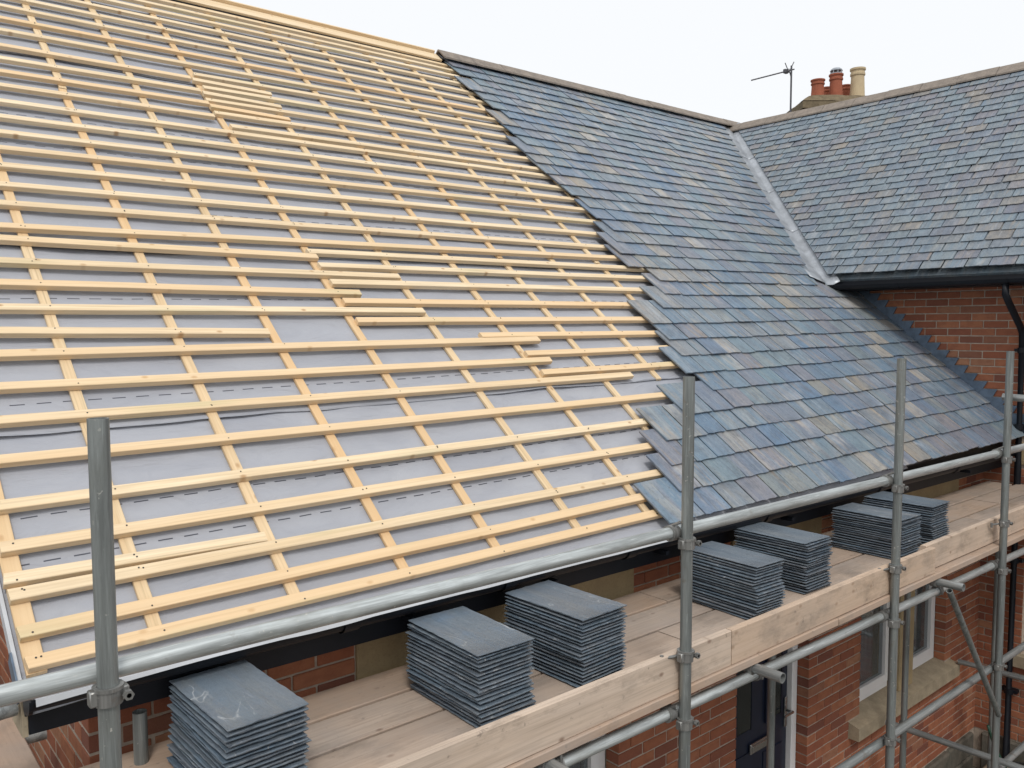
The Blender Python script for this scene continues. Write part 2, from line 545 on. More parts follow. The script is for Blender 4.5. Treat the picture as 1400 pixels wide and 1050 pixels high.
# bricks: a few shared shapes, slightly irregular
BV = []
for i in range(12):
    v, f = box(-.1075, .1075, 0, .1025, -.0325, .0325, .0035)
    j = [uni(-.0022, .0022) for _ in range(6)]
    v = [Vector((a.x + (j[0] if a.x > 0 else j[1]), a.y + (j[2] * .6 if a.x > 0 else j[3] * .6), a.z + (j[4] * .5 if a.z > 0 else j[5] * .5))) for a in v]
    BV.append((v, f))
BM = [mesh('brick', v, f, MAT['brick']) for v, f in BV]

def wall_boxes(s0, s1, z0, z1, holes, t0, t1, axis='x'):
    """mortar body as butted boxes around rectangular holes"""
    xs = sorted({s0, s1} | {h[0] for h in holes} | {h[1] for h in holes})
    xs = [x for x in xs if s0 <= x <= s1]
    out = []
    for a, b in zip(xs, xs[1:]):
        m = (a + b) / 2
        cuts = sorted((h[2], h[3]) for h in holes if h[0] < m < h[1])
        z = z0
        for c, d in cuts + [(z1, z1)]:
            if c - z > 1e-4:
                out.append(box(a, b, t0, t1, z, c) if axis == 'x' else box(t0, t1, a, b, z, c))
            z = max(z, d)
    return join(*out)

def courses(s0, s1, zlo, zhi, blocks, keep=None):
    """stretcher bond: yields (centre along, centre height, length)"""
    k, z = 0, zlo + .005
    while z + .065 <= zhi + .001:
        zc = z + .0325
        bl = sorted((h[0], h[1]) for h in blocks if h[2] - .02 < zc < h[3] + .02)
        free, p = [], s0
        for a, b in bl:
            if a > p: free.append((p, a))
            p = max(p, b)
        if p < s1: free.append((p, s1))
        off = (0 if k % 2 else -.1125)
        for a, b in free:
            i = math.floor((a - s0 - off) / .225)
            seg = []
            while s0 + off + i * .225 < b:
                x0, x1 = s0 + off + i * .225 + .005, s0 + off + i * .225 + .22
                x0, x1 = max(x0, a + .002), min(x1, b - .002)
                if x1 > x0: seg.append([x0, x1])
                i += 1
            if len(seg) > 1 and seg[0][1] - seg[0][0] < .07:
                seg[1][0] = seg[0][0]; seg.pop(0)
            if len(seg) > 1 and seg[-1][1] - seg[-1][0] < .07:
                seg[-2][1] = seg[-1][1]; seg.pop()
            if seg: seg[0][0], seg[-1][1] = a + .002, b - .002
            for x0, x1 in seg:
                if x1 - x0 > .03 and (keep is None or keep((x0 + x1) / 2, zc)):
                    yield (x0 + x1) / 2, zc, x1 - x0
        z += .075
        k += 1

def hidden_by_deck(P):
    if P.z < -1.6:
        y = P.y * (-1.535 / P.z)
        return 2.12 < y < 3.11
    return False

def lay_bricks(lists, limit):
    """lists: (wall object, [(matrix, sx)]); nearest visible ones become objects, the rest one joined part per wall"""
    allb = []
    for w, L in lists:
        for M, sx in L:
            c = M.translation
            ok = seen(c, 25) and not hidden_by_deck(c)
            allb.append((-(1 / c.dot(CF)) if ok else 1, rnd(), w, M, sx))
    allb.sort(key=lambda a: a[:2])
    rest = {}
    for n, (pr, _, w, M, sx) in enumerate(allb):
        k = random.randrange(12)
        S = M @ Matrix.Diagonal((sx, 1, 1, 1))
        if n < limit and pr < 0:
            inst('brick', BM[k], w, S)
        else:
            rest.setdefault(w.name, (w, []))[1].append(xform(BV[k], S))
    for w, ds in rest.values():
        d = join(*ds)
        inv = WM[w.name].inverted()
        mk('brickwork', ([inv @ a for a in d[0]], d[1]), MAT['brick'], w, M=WM[w.name], kind='stuff')

OP_F = [(1.9, 3.53, -3.2, -1.6), (4.72, 5.645, -3.8, -1.6), (6.45, 8.105, -3.2, -1.6)]
LI_F = [(1.80, 3.65, -1.6, -1.36), (4.62, 5.77, -1.6, -1.36), (6.30, 8.27, -1.6, -1.36)]
SI_F = [(1.74, 3.69, -3.33, -3.2), (6.28, 8.25, -3.33, -3.2), (4.6, 5.77, -3.95, -3.8)]
fw = mk('front_wall', wall_boxes(XG + .006, XW - .003, GZ, -1.30, [(a - .008, b + .008, c - .004, d) for a, b, c, d in OP_F], YW + .006, YW + .26), MAT['mortar'], house)
fw['label'] = 'red brick front wall with sandstone lintels'
fb = []
for s, z, L in courses(XG - .004, XW - .01, -4.085, -1.30, OP_F + LI_F + SI_F):
    M = Matrix.Translation((s, YW + uni(-.002, .002), z)) @ Matrix.Rotation(uni(-.006, .006), 4, 'Z') @ Matrix.Rotation(uni(-.006, .006), 4, 'Y')
    fb.append((M, L / .215))
YRIDGE = RO.y + RR.y * VR
YB = 2 * YRIDGE - YW
zr = roof_z(XG, YRIDGE) - .10
def gable_top(y): return roof_z(XG, y) - .09 if y < YRIDGE else roof_z(XG, 2 * YRIDGE - y) - .09
gp = [(YW + .004, GZ), (YB, GZ), (YB, gable_top(YB)), (YRIDGE, gable_top(YRIDGE)), (YW + .004, gable_top(YW + .004))]
gd = ([(XG + .0025, a, b) for a, b in gp] + [(XG + .26, a, b) for a, b in gp], [(0, 1, 2, 3, 4), (9, 8, 7, 6, 5)] + [(i, 5 + i, 5 + (i + 1) % 5, (i + 1) % 5) for i in range(5)])
gw = mk('gable_wall', gd, MAT['mortar'], house)
gb = []
for s, z, L in courses(YW + .108, YB, -4.085, 3.0, [], keep=lambda y, z: z + .05 < gable_top(y) and y < 9.5):
    M = Matrix.Translation((XG + uni(-.002, .002), s, z)) @ Matrix.Rotation(-math.pi / 2, 4, 'Z')
    gb.append((M, L / .215))
bw = mk('back_wall', box(XG + .3, XW - .05, YB - .25, YB, GZ, gable_top(YB) - .1), MAT['mortar'], house)
lay_bricks([(fw, fb), (gw, gb)], 300)
for x0, x1, z0, z1 in LI_F:
    mk('lintel', box(x0 + .004, x1 - .004, YW - .012, YW + .15, z0, z1, .006), MAT['sandstone'], fw)
# plinth stones
x = XG - .02
while x < XW - .1:
    w = min(uni(.28, .62), XW - .03 - x)
    hh = uni(.17, .22)
    for z0, z1 in ((GZ - .05, GZ + hh), (GZ + hh + .012, -4.095)):
        mk('plinth_stone', box(x, x + w - .014, YW - uni(.03, .05), YW + .1, z0, z1, .015), MAT['plinth'], fw)
    x += w

# wing walls
wtop = 0.50
WY0 = -1.6
def wing_keep(y, z): return z + .04 < wtop and not (y > YW + .12 and z + .033 < roof_z(XW, y, .0))
WOPEN = [(1.65, 2.79, -3.2, -1.35)]
wh = [(1.65, 2.79, -3.2, -1.35)]
ww = mk('side_wall', wall_boxes(WY0, 6.2, GZ, wtop, wh, XW + .006, XW + .26, 'y'), MAT['mortar'], wing)
wb = []
WLI = [(1.5, 2.885, -1.35, -1.13), (1.5, 2.885, -3.33, -3.2)]
for s, z, L in courses(WY0, 5.6, -4.085, wtop, WOPEN + WLI, keep=wing_keep):
    M = Matrix.Translation((XW + uni(-.002, .002), s, z)) @ Matrix.Rotation(-math.pi / 2 + uni(-.006, .006), 4, 'Z')
    wb.append((M, L / .215))
lay_bricks([(ww, wb)], 300)
mk('lintel', box(XW - .014, XW + .15, 1.5, 2.883, -1.348, -1.132, .006), MAT['sandstone'], ww)
mk('window_sill', box(XW - .07, XW + .15, 1.5, 2.883, -3.328, -3.202, .008), MAT['sill'], ww)
y = WY0
while y < YW - .1:
    w = min(uni(.28, .6), YW - .06 - y)
    mk('plinth_stone', box(XW - uni(.03, .05), XW + .1, y, y + w - .014, GZ - .05, -4.095, .015), MAT['plinth'], ww)
    y += w
XRW = (WO + WV * VW).x
ZRW = (WO + WV * VW).z
# front gable, far wall of the wing (out of the frame, they close the volume)
XWB = 2 * XRW - XW
mk('end_wall', ([(x, y, z) for y in (WY0 + .01, WY0 + .25) for x, z in ((XW + .01, GZ), (XWB, GZ), (XWB, wtop - .2), (XRW, ZRW - .15), (XW + .01, wtop - .2))],
    [(0, 1, 2, 3, 4), (9, 8, 7, 6, 5)] + [(i, 5 + i, 5 + (i + 1) % 5, (i + 1) % 5) for i in range(5)]), MAT['mortar'], wing)
mk('far_wall', box(XWB - .25, XWB, WY0 + .3, 9.0, GZ, wtop - .1), MAT['mortar'], wing)

# ---------------------------------------------- door and windows
def window(parent, x0, x1, z0, z1, lights, name='window', yf=YW + .10):
    w = mk(name, join(box(x0, x1, yf, yf + .07, z0, z0 + .07, .004), box(x0, x1, yf, yf + .07, z1 - .06, z1, .004),
                      box(x0, x0 + .06, yf + .002, yf + .068, z0 + .07, z1 - .06), box(x1 - .06, x1, yf + .002, yf + .068, z0 + .07, z1 - .06)), MAT['white'], parent)
    n = len(lights)
    for a, b in lights:
        mk('casement', join(box(a, b, yf - .015, yf + .05, z0 + .075, z0 + .145, .004), box(a, b, yf - .015, yf + .05, z1 - .13, z1 - .065, .004),
                            box(a, a + .06, yf - .013, yf + .048, z0 + .145, z1 - .13), box(b - .06, b, yf - .013, yf + .048, z0 + .145, z1 - .13)), MAT['white'], w)
        mk('pane', box(a + .06, b - .06, yf + .015, yf + .021, z0 + .145, z1 - .13), MAT['glass'], w)
        # curtain in folds
        V, Fc = [], []
        m = 60
        for i in range(m + 1):
            xx = a + (b - a) * i / m
            yy = yf + .15 + .022 * math.sin(i * .9) + .01 * math.sin(i * 2.3 + a)
            V += [(xx, yy, z0 + .02), (xx, yy, z1)]
        Fc = [(2 * i, 2 * i + 2, 2 * i + 3, 2 * i + 1) for i in range(m)]
        V2 = [(p[0], p[1] + .004, p[2]) for p in V]
        mk('curtain', join((V, Fc), (V2, [q[::-1] for q in Fc])), MAT['curtain'], w, smooth=True)
    mk('room_shade_panel', box(x0, x1, yf + .19, yf + .2, z0, z1), MAT['dark'], w)  # added dark sheet, its colour stands in for the unlit room
    return w
window(house, 1.905, 3.525, -3.195, -1.605, [(1.97, 2.69), (2.73, 3.45)])
w1 = window(house, 6.455, 8.10, -3.195, -1.605, [(6.51, 7.13), (7.42, 8.04)])
mk('mullion', box(7.145, 7.405, YW - .01, YW + .20, -3.197, -1.60, .008), MAT['sandstone'], w1)
for x0, x1, z0, z1 in SI_F[:2]:
    pf = [(YW - .085, z0 + .0), (YW + .19, z0), (YW + .19, z1 + .03), (YW + .08, z1 + .025), (YW - .085, z1 - .025)]
    V, Fc = prism([(a, b) for a, b in pf], x0 + .004, x1 - .004)
    sd_ = mk('window_sill', ([(c, a, b) for a, b, c in V], [q for q in Fc]), MAT['sill'], fw)
door = mk('door', join(box(4.80, 5.565, YW + .13, YW + .175, -3.79, -1.66, .003), box(4.84, 5.53, YW + .122, YW + .13, -3.75, -3.55), box(4.86, 5.10, YW + .124, YW + .13, -3.5, -3.08), box(5.25, 5.50, YW + .124, YW + .13, -3.5, -3.14)), MAT['door'], house)
door['label'] = 'dark navy blue front door'
for a, b in ((4.87, 5.09), (5.26, 5.48)):
    mk('door_pane', box(a + .02, b - .02, YW + .117, YW + .121, -2.90, -1.80), MAT['door_glass'], door)
    mk('pane_moulding', join(box(a, a + .02, YW + .112, YW + .13, -2.92, -1.78), box(b - .02, b, YW + .112, YW + .13, -2.92, -1.78), box(a + .02, b - .02, YW + .113, YW + .13, -2.92, -2.9), box(a + .02, b - .02, YW + .113, YW + .13, -1.8, -1.78)), MAT['door'], door)
mk('letterbox', join(box(5.06, 5.33, YW + .105, YW + .125, -3.09, -3.015, .005), box(5.075, 5.315, YW + .098, YW + .106, -3.075, -3.03, .003)), MAT['chrome'], door)
mk('door_handle', join(box(5.515, 5.55, YW + .112, YW + .13, -3.03, -2.80, .004), rod((5.53, YW + .11, -2.90), (5.53, YW + .06, -2.90), .011), rod((5.54, YW + .062, -2.90), (5.42, YW + .062, -2.90), .011)), MAT['chrome'], door)
mk('door_frame', join(box(4.725, 4.795, YW + .09, YW + .18, -3.8, -1.605, .004), box(5.57, 5.64, YW + .09, YW + .18, -3.8, -1.605, .004), box(4.795, 5.57, YW + .092, YW + .178, -1.66, -1.607)), MAT['white'], house)
mk('doorstep', box(4.6, 5.77, YW - .3, YW + .2, GZ, -3.805, .012), MAT['sill'], house)
mk('hall_shade_panel', box(4.73, 5.63, YW + .22, YW + .25, -3.79, -1.62), MAT['dark'], house)  # added slab, coloured dark as the shade behind the door
# wing window (its edge shows at the right of the frame)
ww1 = mk('window', join(box(XW + .08, XW + .15, 1.66, 2.78, -3.19, -3.12), box(XW + .08, XW + .15, 1.66, 2.78, -1.42, -1.36), box(XW + .082, XW + .148, 2.70, 2.78, -3.12, -1.42), box(XW + .082, XW + .148, 1.66, 1.74, -3.12, -1.42)), MAT['white'], wing)
mk('pane', box(XW + .1, XW + .106, 1.74, 2.70, -3.12, -1.42), MAT['glass'], ww1)
mk('room_shade_panel', box(XW + .2, XW + .21, 1.66, 2.78, -3.19, -1.36), MAT['dark'], ww1)  # added sheet painted near black as room shade behind the wing pane

# ---------------------------------------------- fascia, gutter
EB = -0.0075                                                # the eave drops slightly to the right
def ez(x, z): return z + EB * (x - 1.6)
def eaves_box(x0, x1, y0, y1, z0, z1):
    V = [(x, y, ez(x, z)) for z in (z0, z1) for y in (y0, y1) for x in (x0, x1)]
    return V, [(0, 2, 3, 1), (4, 5, 7, 6), (0, 1, 5, 4), (1, 3, 7, 5), (3, 2, 6, 7), (2, 0, 4, 6)]
XE = 8.86
mk('fascia', eaves_box(.50, XE, 2.985, 3.005, -1.32, -1.16), MAT['black'], house)
mk('soffit', eaves_box(.52, XE, 3.005, YW - .004, -1.312, -1.300), MAT['black'], house)
mk('soffit_end', box(.482, .499, 2.99, YW - .02, -1.318, -1.20), MAT['sill'], house)
def gutter(x0, x1, yc, zc, r, axis='x', slope=EB, seg=14):
    V, Fc = [], []
    prof = [(r * math.cos(math.pi + math.pi * i / seg), r * math.sin(math.pi + math.pi * i / seg)) for i in range(seg + 1)]
    prof = [(-r - .006, .004), (-r - .006, -.008)] + prof + [(r, .02), (r - .004, .02), (r - .004, 0)] + [(a * .93, b * .93) for a, b in prof[::-1]] + [(-r, .004)]
    n = len(prof)
    for x in (x0, x1):
        for a, b in prof:
            V.append((x, yc + a, zc + b + slope * (x - 1.6)))
    Fc = [(i, (i + 1) % n, n + (i + 1) % n, n + i) for i in range(n)]
    return V, Fc
g = mk('gutter', gutter(.49, XE, 2.928, -1.166, .054), MAT['black'], house, smooth=False)
def half_disc(x, yc, zc, r, t):
    p = [(yc + r * math.cos(math.pi + math.pi * i / 12), zc + r * math.sin(math.pi + math.pi * i / 12)) for i in range(13)]
    V, Fc = prism(p, x, x + t)
    return [(c, a, b) for a, b, c in V], Fc
mk('gutter_end_cap', half_disc(.484, 2.928, -1.160, .060, .012), MAT['black'], g)
for x in (1.62, 2.45, 3.30, 4.6, 6.1, 7.5):
    d = gutter(x - .035, x + .035, 2.928, -1.1665, .061)
    mk('gutter_joint', d, MAT['black'], g)
    mk('gutter_bracket', eaves_box(x + .3, x + .33, 2.90, 2.985, -1.262, -1.238), MAT['black'], g)

V, Fc = [], []
for x in (.52, 4.5, XE - .01):
    for y, dz in ((2.992, -.028), (3.03, -.028)):
        V += [(x, y, ez(x, -1.17)), (x, y, roof_z(x, y) - .035)]
Fc = [(0, 4, 5, 1), (4, 8, 9, 5), (2, 3, 7, 6), (6, 7, 11, 10), (1, 5, 7, 3), (5, 9, 11, 7), (0, 2, 6, 4), (4, 6, 10, 8), (0, 1, 3, 2), (8, 10, 11, 9)]
mk('tilting_fillet', (V, Fc), MAT['black'], house)
# wing gutter runs towards the camera
wz = (WO + WV * .03).z
def wing_gutter(y0, y1, r=.052):
    V, Fc = gutter(y0, y1, 0, 0, r, slope=0)
    xc = 8.46
    return [(xc + a[1], a[0], wz - .055 + a[2]) for a in V], Fc
wg = mk('gutter', wing_gutter(WY0, 4.70), MAT['black'], wing)
mk('gutter_end_cap', ([(8.46 + a[1], a[0] , wz - .055 + a[2]) for a in half_disc(4.70, 0, .004, .057, .012)[0]], half_disc(0, 0, 0, .05, .01)[1]), MAT['black'], wg)
for y in (3.9, 2.9, 1.2):
    mk('gutter_joint', wing_gutter(y - .03, y + .03, .057), MAT['black'], wg)
mk('fascia', box(8.53, 8.56, WY0, 4.72, wz - .115, wz - .015), MAT['black'], wing)
mk('soffit', box(8.56, XW, WY0, 4.72, wz - .112, wz - .10), MAT['black'], wing)
dp = mk('downpipe', sweep([(8.46, 2.90, wz - .10), (8.46, 2.90, wz - .2), (8.50, 2.885, wz - .27), (8.78, 2.87, wz - .50), (8.83, 2.865, wz - .57), (8.83, 2.86, -1.4), (8.83, 2.86, -4.22), (8.80, 2.86, -4.30), (8.72, 2.86, -4.36)], .031, 16), MAT['black'], wing, smooth=True)
for z in (wz - .75, -1.0, -2.3, -3.6):
    mk('pipe_clip', join(rod((8.83, 2.86, z), (8.83, 2.86, z + .05), .041, 16), box(8.83, 8.90, 2.79, 2.93, z + .01, z + .04)), MAT['black'], dp)

# ------------------------------------------------------------------ main roof
UL = -1.135
slab = [(UL + .03, .03), (7.24, .03), (7.24, vb_r.y - .05), (valley_r(VR) - .03, VR), (UL + .03, VR)]
back = xform(prism([(UL + .03, 0), (9.6, 0), (9.6, 6.5), (UL + .03, 6.5)], -.06, .04), Matrix.Identity(4))
# rear slope, mirrored about the ridge
RI = MR @ Vector((0, VR, 0))
RRb = Vector((RR.x, RR.y, -RR.z)); RNb = RA.cross(RRb).normalized()
MB = fr(RI, RA, RRb, RNb)
rear = [MRi @ (MB @ Vector(a)) for a in back[0]], back[1]
roof = mk('roof', join(prism(slab, -.07, -.03), rear), MAT['deck'], house, M=MR)
roof['label'] = 'pitched roof, left half bare membrane and battens, right half slated'

COUNTER = [-1.092, -.71, -.18, .33, .85, 1.40, 1.945, 2.465, 3.005, 3.53, 4.06]
def sag(u, v):
    k = 0.0
    for a, b in zip(COUNTER, COUNTER[1:]):
        if a <= u <= b:
            t = (u - a) / (b - a)
            k = math.sin(math.pi * t) ** .8 if 0 < t < 1 else 0
            break
    n = noise.noise(Vector((u * 2.1, v * 1.4, 3.7))) * .5 + noise.noise(Vector((u * 5.3, v * 7.0, 1.1))) * .22 + noise.noise(Vector((u * 2.0 + v * 3, v * 11.0, 8.1))) * .18
    return -.002 - k * (.002 + .013 * n)

LAPS = [(-.035, 1.30), (1.175, 2.62), (2.505, 3.76), (3.64, 4.88), (4.76, 6.47)]
for si, (va, vb) in enumerate(LAPS):
    nu, nv = 150, max(18, int((vb - va) / .045))
    V, Fc = [], []
    for j in range(nv + 1):
        for i in range(nu + 1):
            u = UL - .005 + (4.95 - UL) * i / nu
            t = j / nv
            ed = va + .012 * noise.noise(Vector((u * 1.3, si * 9.1, 0))) + .006 * noise.noise(Vector((u * 4, si * 3.1, 5)))
            if si == 0: ed = -.014 + .004 * noise.noise(Vector((u * 3, 2, 5)))
            v = ed + (vb - ed) * t
            d = v - ed
            h = sag(u, v)
            lift = max(0, noise.noise(Vector((u * 1.1 + 4, si * 5.7, 2))) + .45)
            if si: h += .004 * max(0, 1 - d / .25) + (.020 if si < 3 else .006) * lift * max(0, 1 - d / .05) ** 1.5
            else:
                h += -.012 * max(0, 1 - d / .05) + .004 * noise.noise(Vector((u * 6, v * 9, 4)))
            h -= .004 * max(0, 1 - (vb - v) / .12)
            V.append((u, v, h))
    for j in range(nv):
        for i in range(nu):
            a = j * (nu + 1) + i
            Fc.append((a, a + 1, a + nu + 2, a + nu + 1))
    o = mk('underlay_sheet', (V, Fc), MAT['underlay'], roof, M=MR, smooth=True)
    sm = o.modifiers.new('thickness', 'SOLIDIFY')
    sm.thickness, sm.offset = .0012, -1
# strip of membrane lying over the gutter lip
V, Fc = [], []
nu = 130
for i in range(nu + 1):
    x = .50 + (3.75 - .50) * i / nu
    w1_, w2_ = noise.noise(Vector((x * 2.3, 0, 0))), noise.noise(Vector((x * 6, 3, 0)))
    a = MR @ Vector(((x - RO.x), .05, -.006))
    lip = Vector((x, 2.858 - .003 * w2_, ez(x, -1.1605) + .004 + .004 * w1_))
    dr = Vector((x, 2.852 - .004 * w1_, ez(x, -1.1605) - .004 - .009 * max(0, w1_ + .3 * w2_) - .016 * max(0, 1 - (x - .5) / .5)))
    V += [Vector((x, a.y, a.z)), (Vector((x, a.y, a.z)) + lip) / 2 + Vector((0, 0, -.006)), lip, dr]
for i in range(nu):
    for k in range(3):
        a = i * 4 + k
        Fc.append((a, a + 1, a + 5, a + 4))
o = mk('eave_membrane', ([MRi @ q for q in V], Fc), MAT['verge'], roof, M=MR)

# counter battens, in two or three lengths each
def stick(name, L, w, t, mat, parent, M, along='x', b=.0022, bow=.003):
    n = max(2, int(L / .25))
    ph = rnd() * 50
    y0, y1 = -w / 2, w / 2
    prof = [(y0 + b, 0), (y0, b), (y0, t - b), (y0 + b, t), (y1 - b, t), (y1, t - b), (y1, b), (y1 - b, 0)]
    V, Fc = [], []
    sk = (uni(-.006, .006), uni(-.006, .006))
    for i in range(n + 1):
        x = L * i / n
        dy = bow * (noise.noise(Vector((x * .9, ph, 0))) + .4 * noise.noise(Vector((x * 3.1, ph, 4))))
        dz = .0012 * noise.noise(Vector((x * 2.2, ph, 9)))
        for a, c in prof:
            xx = x + (sk[0] * a / w if i == 0 else sk[1] * a / w if i == n else 0)
            V.append((xx, a + dy, c + dz) if along == 'x' else (-(a + dy), xx, c + dz))
    m = len(prof)
    for i in range(n):
        for k in range(m):
            p, q = i * m + k, i * m + (k + 1) % m
            Fc.append((p, p + m, q + m, q))
    Fc += [tuple(range(m)), tuple(range(n * m + m - 1, n * m - 1, -1))]
    return mk(name, (V, Fc), mat, parent, M=M)
CBV = {3.005: 1.17, 3.53: 1.2, 4.06: 1.9, 2.465: .30}
for u in COUNTER:
    v = CBV.get(u, .118 if u > -1 else .105)
    joints = sorted([2.50 + uni(-.03, .03) + (.1 if u > .6 else 0), 4.55 + uni(-.3, .3), 6.46])
    for b in joints:
        if b - v < .1: continue
        stick('counter_batten', b - v - .012, .047 if u > -1 else .060, .018, MAT['counter'], roof,
              MR @ Matrix.Translation((u + uni(-.006, .006), v, 0)) @ Matrix.Rotation(uni(-.004, .004), 4, 'Z'), 'y')
        v = b

# battens: start and end (u, v) on the slope
BT = [((-1.125, .133), (2.25, .108)), ((-1.128, .250), (2.25, .229)), ((-1.13, .402), (2.25, .373)), ((-1.135, .470), (-.206, .445)),
      ((-1.124, .606), (2.55, .578)), ((-1.13, .798), (2.7, .779)), ((-1.13, 1.024), (3.10, .982)), ((-1.13, 1.237), (2.719, 1.208)),
      ((-1.13, 1.434), (2.096, 1.401)), ((-1.13, 1.640), (2.14, 1.607)), ((-1.13, 1.80), (.293, 1.748)), ((-1.13, 1.966), (1.383, 1.916)),
      ((-1.13, 2.153), (1.013, 2.098)), ((-1.13, 2.326), (1.389, 2.280)), ((-1.13, 2.52), (.876, 2.461)), ((-1.13, 2.622), (4.1, 2.631)),
      ((.836, 2.518), (4.1, 2.485)), ((.855, 2.375), (4.15, 2.350)), ((.860, 2.204), (3.95, 2.174)), ((.861, 2.017), (3.65, 1.986)),
      ((.867, 1.833), (3.65, 1.800)), ((1.686, 1.669), (3.65, 1.632)), ((1.938, 1.476), (3.5, 1.458)), ((1.945, 1.291), (3.5, 1.279))]
for a, b in ((2.837, 2.803), (3.018, 2.994), (3.222, 3.20), (3.407, 3.399), (3.594, 3.577), (3.782, 3.779), (3.979, 3.985)):
    BT.append(((-1.13, a), (4.2, b)))
BT.append(((.87, 4.079), (4.2, 4.098)))
for a, b in ((4.195, 4.29), (4.392, 4.485), (4.585, 4.70), (4.79, 4.91), (4.985, 5.11), (5.19, 5.33), (5.40, 5.55), (5.60, 5.74), (5.80, 5.93), (5.985, 6.08), (6.15, 6.20), (6.305, 6.325)):
    m = (a + b) / 2
    if a < 4.9:
        BT.append(((-1.13, a - .01), (.80 + uni(-.03, .03), a + .005)))
        BT.append(((.83 + uni(-.03, .03), (m + b) / 2 - .01), (4.25, b)))
    else:
        BT.append(((-1.13, m - .02), (4.3, m + .02)))
nv_, nf_ = [], []
for (ua, va), (ub, vb) in BT:
    L = math.hypot(ub - ua, vb - va)
    th = math.atan2(vb - va, ub - ua)
    w = .048 + uni(-.002, .002)
    stick('batten', L, w, .030, MAT['batten'], roof, MR @ Matrix.Translation((ua, va, .0186)) @ Matrix.Rotation(th, 4, 'Z') @ Matrix.Rotation(uni(-.0015, .0015), 4, 'Y'))
    for u in COUNTER:
        if ua + .01 < u < ub - .01:
            v = va + (vb - va) * (u - ua) / (ub - ua)
            for q in range(random.choice((1, 1, 2))):
                cx, cy = u + uni(-.012, .012), v + uni(-.014, .014)
                n = len(nv_)
                for z in (.0488, .0500):
                    nv_ += [(cx + .0036 * math.cos(k * math.pi / 3), cy + .0036 * math.sin(k * math.pi / 3), z) for k in range(6)]
                nf_ += [tuple(range(n + 6, n + 12))] + [(n + k, n + (k + 1) % 6, n + 6 + (k + 1) % 6, n + 6 + k) for k in range(6)]
mk('nail_heads', (nv_, nf_), MAT['nail'], roof, M=MR, kind='stuff')

# timber ridge boards over the unslated half
mk('ridge_board', box(UL, 4.06, 6.37, 6.525, .050, .074, .003), MAT['batten'], roof, M=MR)
mk('ridge_board', box(UL, 4.03, -.012, .012, -.02, .05, .003), MAT['batten'], roof, M=MR @ Matrix.Translation((0, VR + .008, .056)))
# verge strip along the gable edge
mk('verge_strip', box(UL - .018, UL - .006, .05, VR, -.035, .012), MAT['verge'], roof, M=MR)
mk('verge_soffit', box(UL - .004, UL + .24, .02, VR, -.085, -.072), MAT['dark'], roof, M=MR)
mk('verge_flashing', box(UL - .0245, UL - .0185, .045, .20, -.04, .020), MAT['flash'], roof, M=MR)

# ---------------------------------------------- slates
def slate_outline(w, L, rag=.004, n=7):
    """local: tail edge at y=0, head at y=L, centred on x"""
    h = w / 2
    tail = [(-h + w * i / n, uni(-rag, rag) if 0 < i < n else uni(0, rag)) for i in range(n + 1)]
    if rnd() < .2: tail[0] = (tail[0][0] + uni(.003, .012), tail[0][1] + .001)
    if rnd() < .2: tail[-1] = (tail[-1][0] - uni(.003, .012), tail[-1][1] + .001)
    rt = [(h + uni(-.0015, .0015), L * k) for k in (.3, .65)]
    lt = [(-h + uni(-.0015, .0015), L * k) for k in (.65, .3)]
    return tail + rt + [(h, L), (-h, L)] + lt

def slate_solid(poly, t, warp=0.0):
    n = len(poly)
    cx = sum(a[0] for a in poly) / n; cy = sum(a[1] for a in poly) / n
    V = [(cx + (a[0] - cx) * .985, cy + (a[1] - cy) * .97, 0) for a in poly]
    V += [(a[0], a[1], t * .8) for a in poly]
    V += [(cx + (a[0] - cx) * .992, cy + (a[1] - cy) * .994, t) for a in poly]
    Fc = [tuple(range(n - 1, -1, -1)), tuple(range(2 * n, 3 * n))]
    for r in (0, n):
        Fc += [(r + i, r + (i + 1) % n, r + n + (i + 1) % n, r + n + i) for i in range(n)]
    return V, Fc

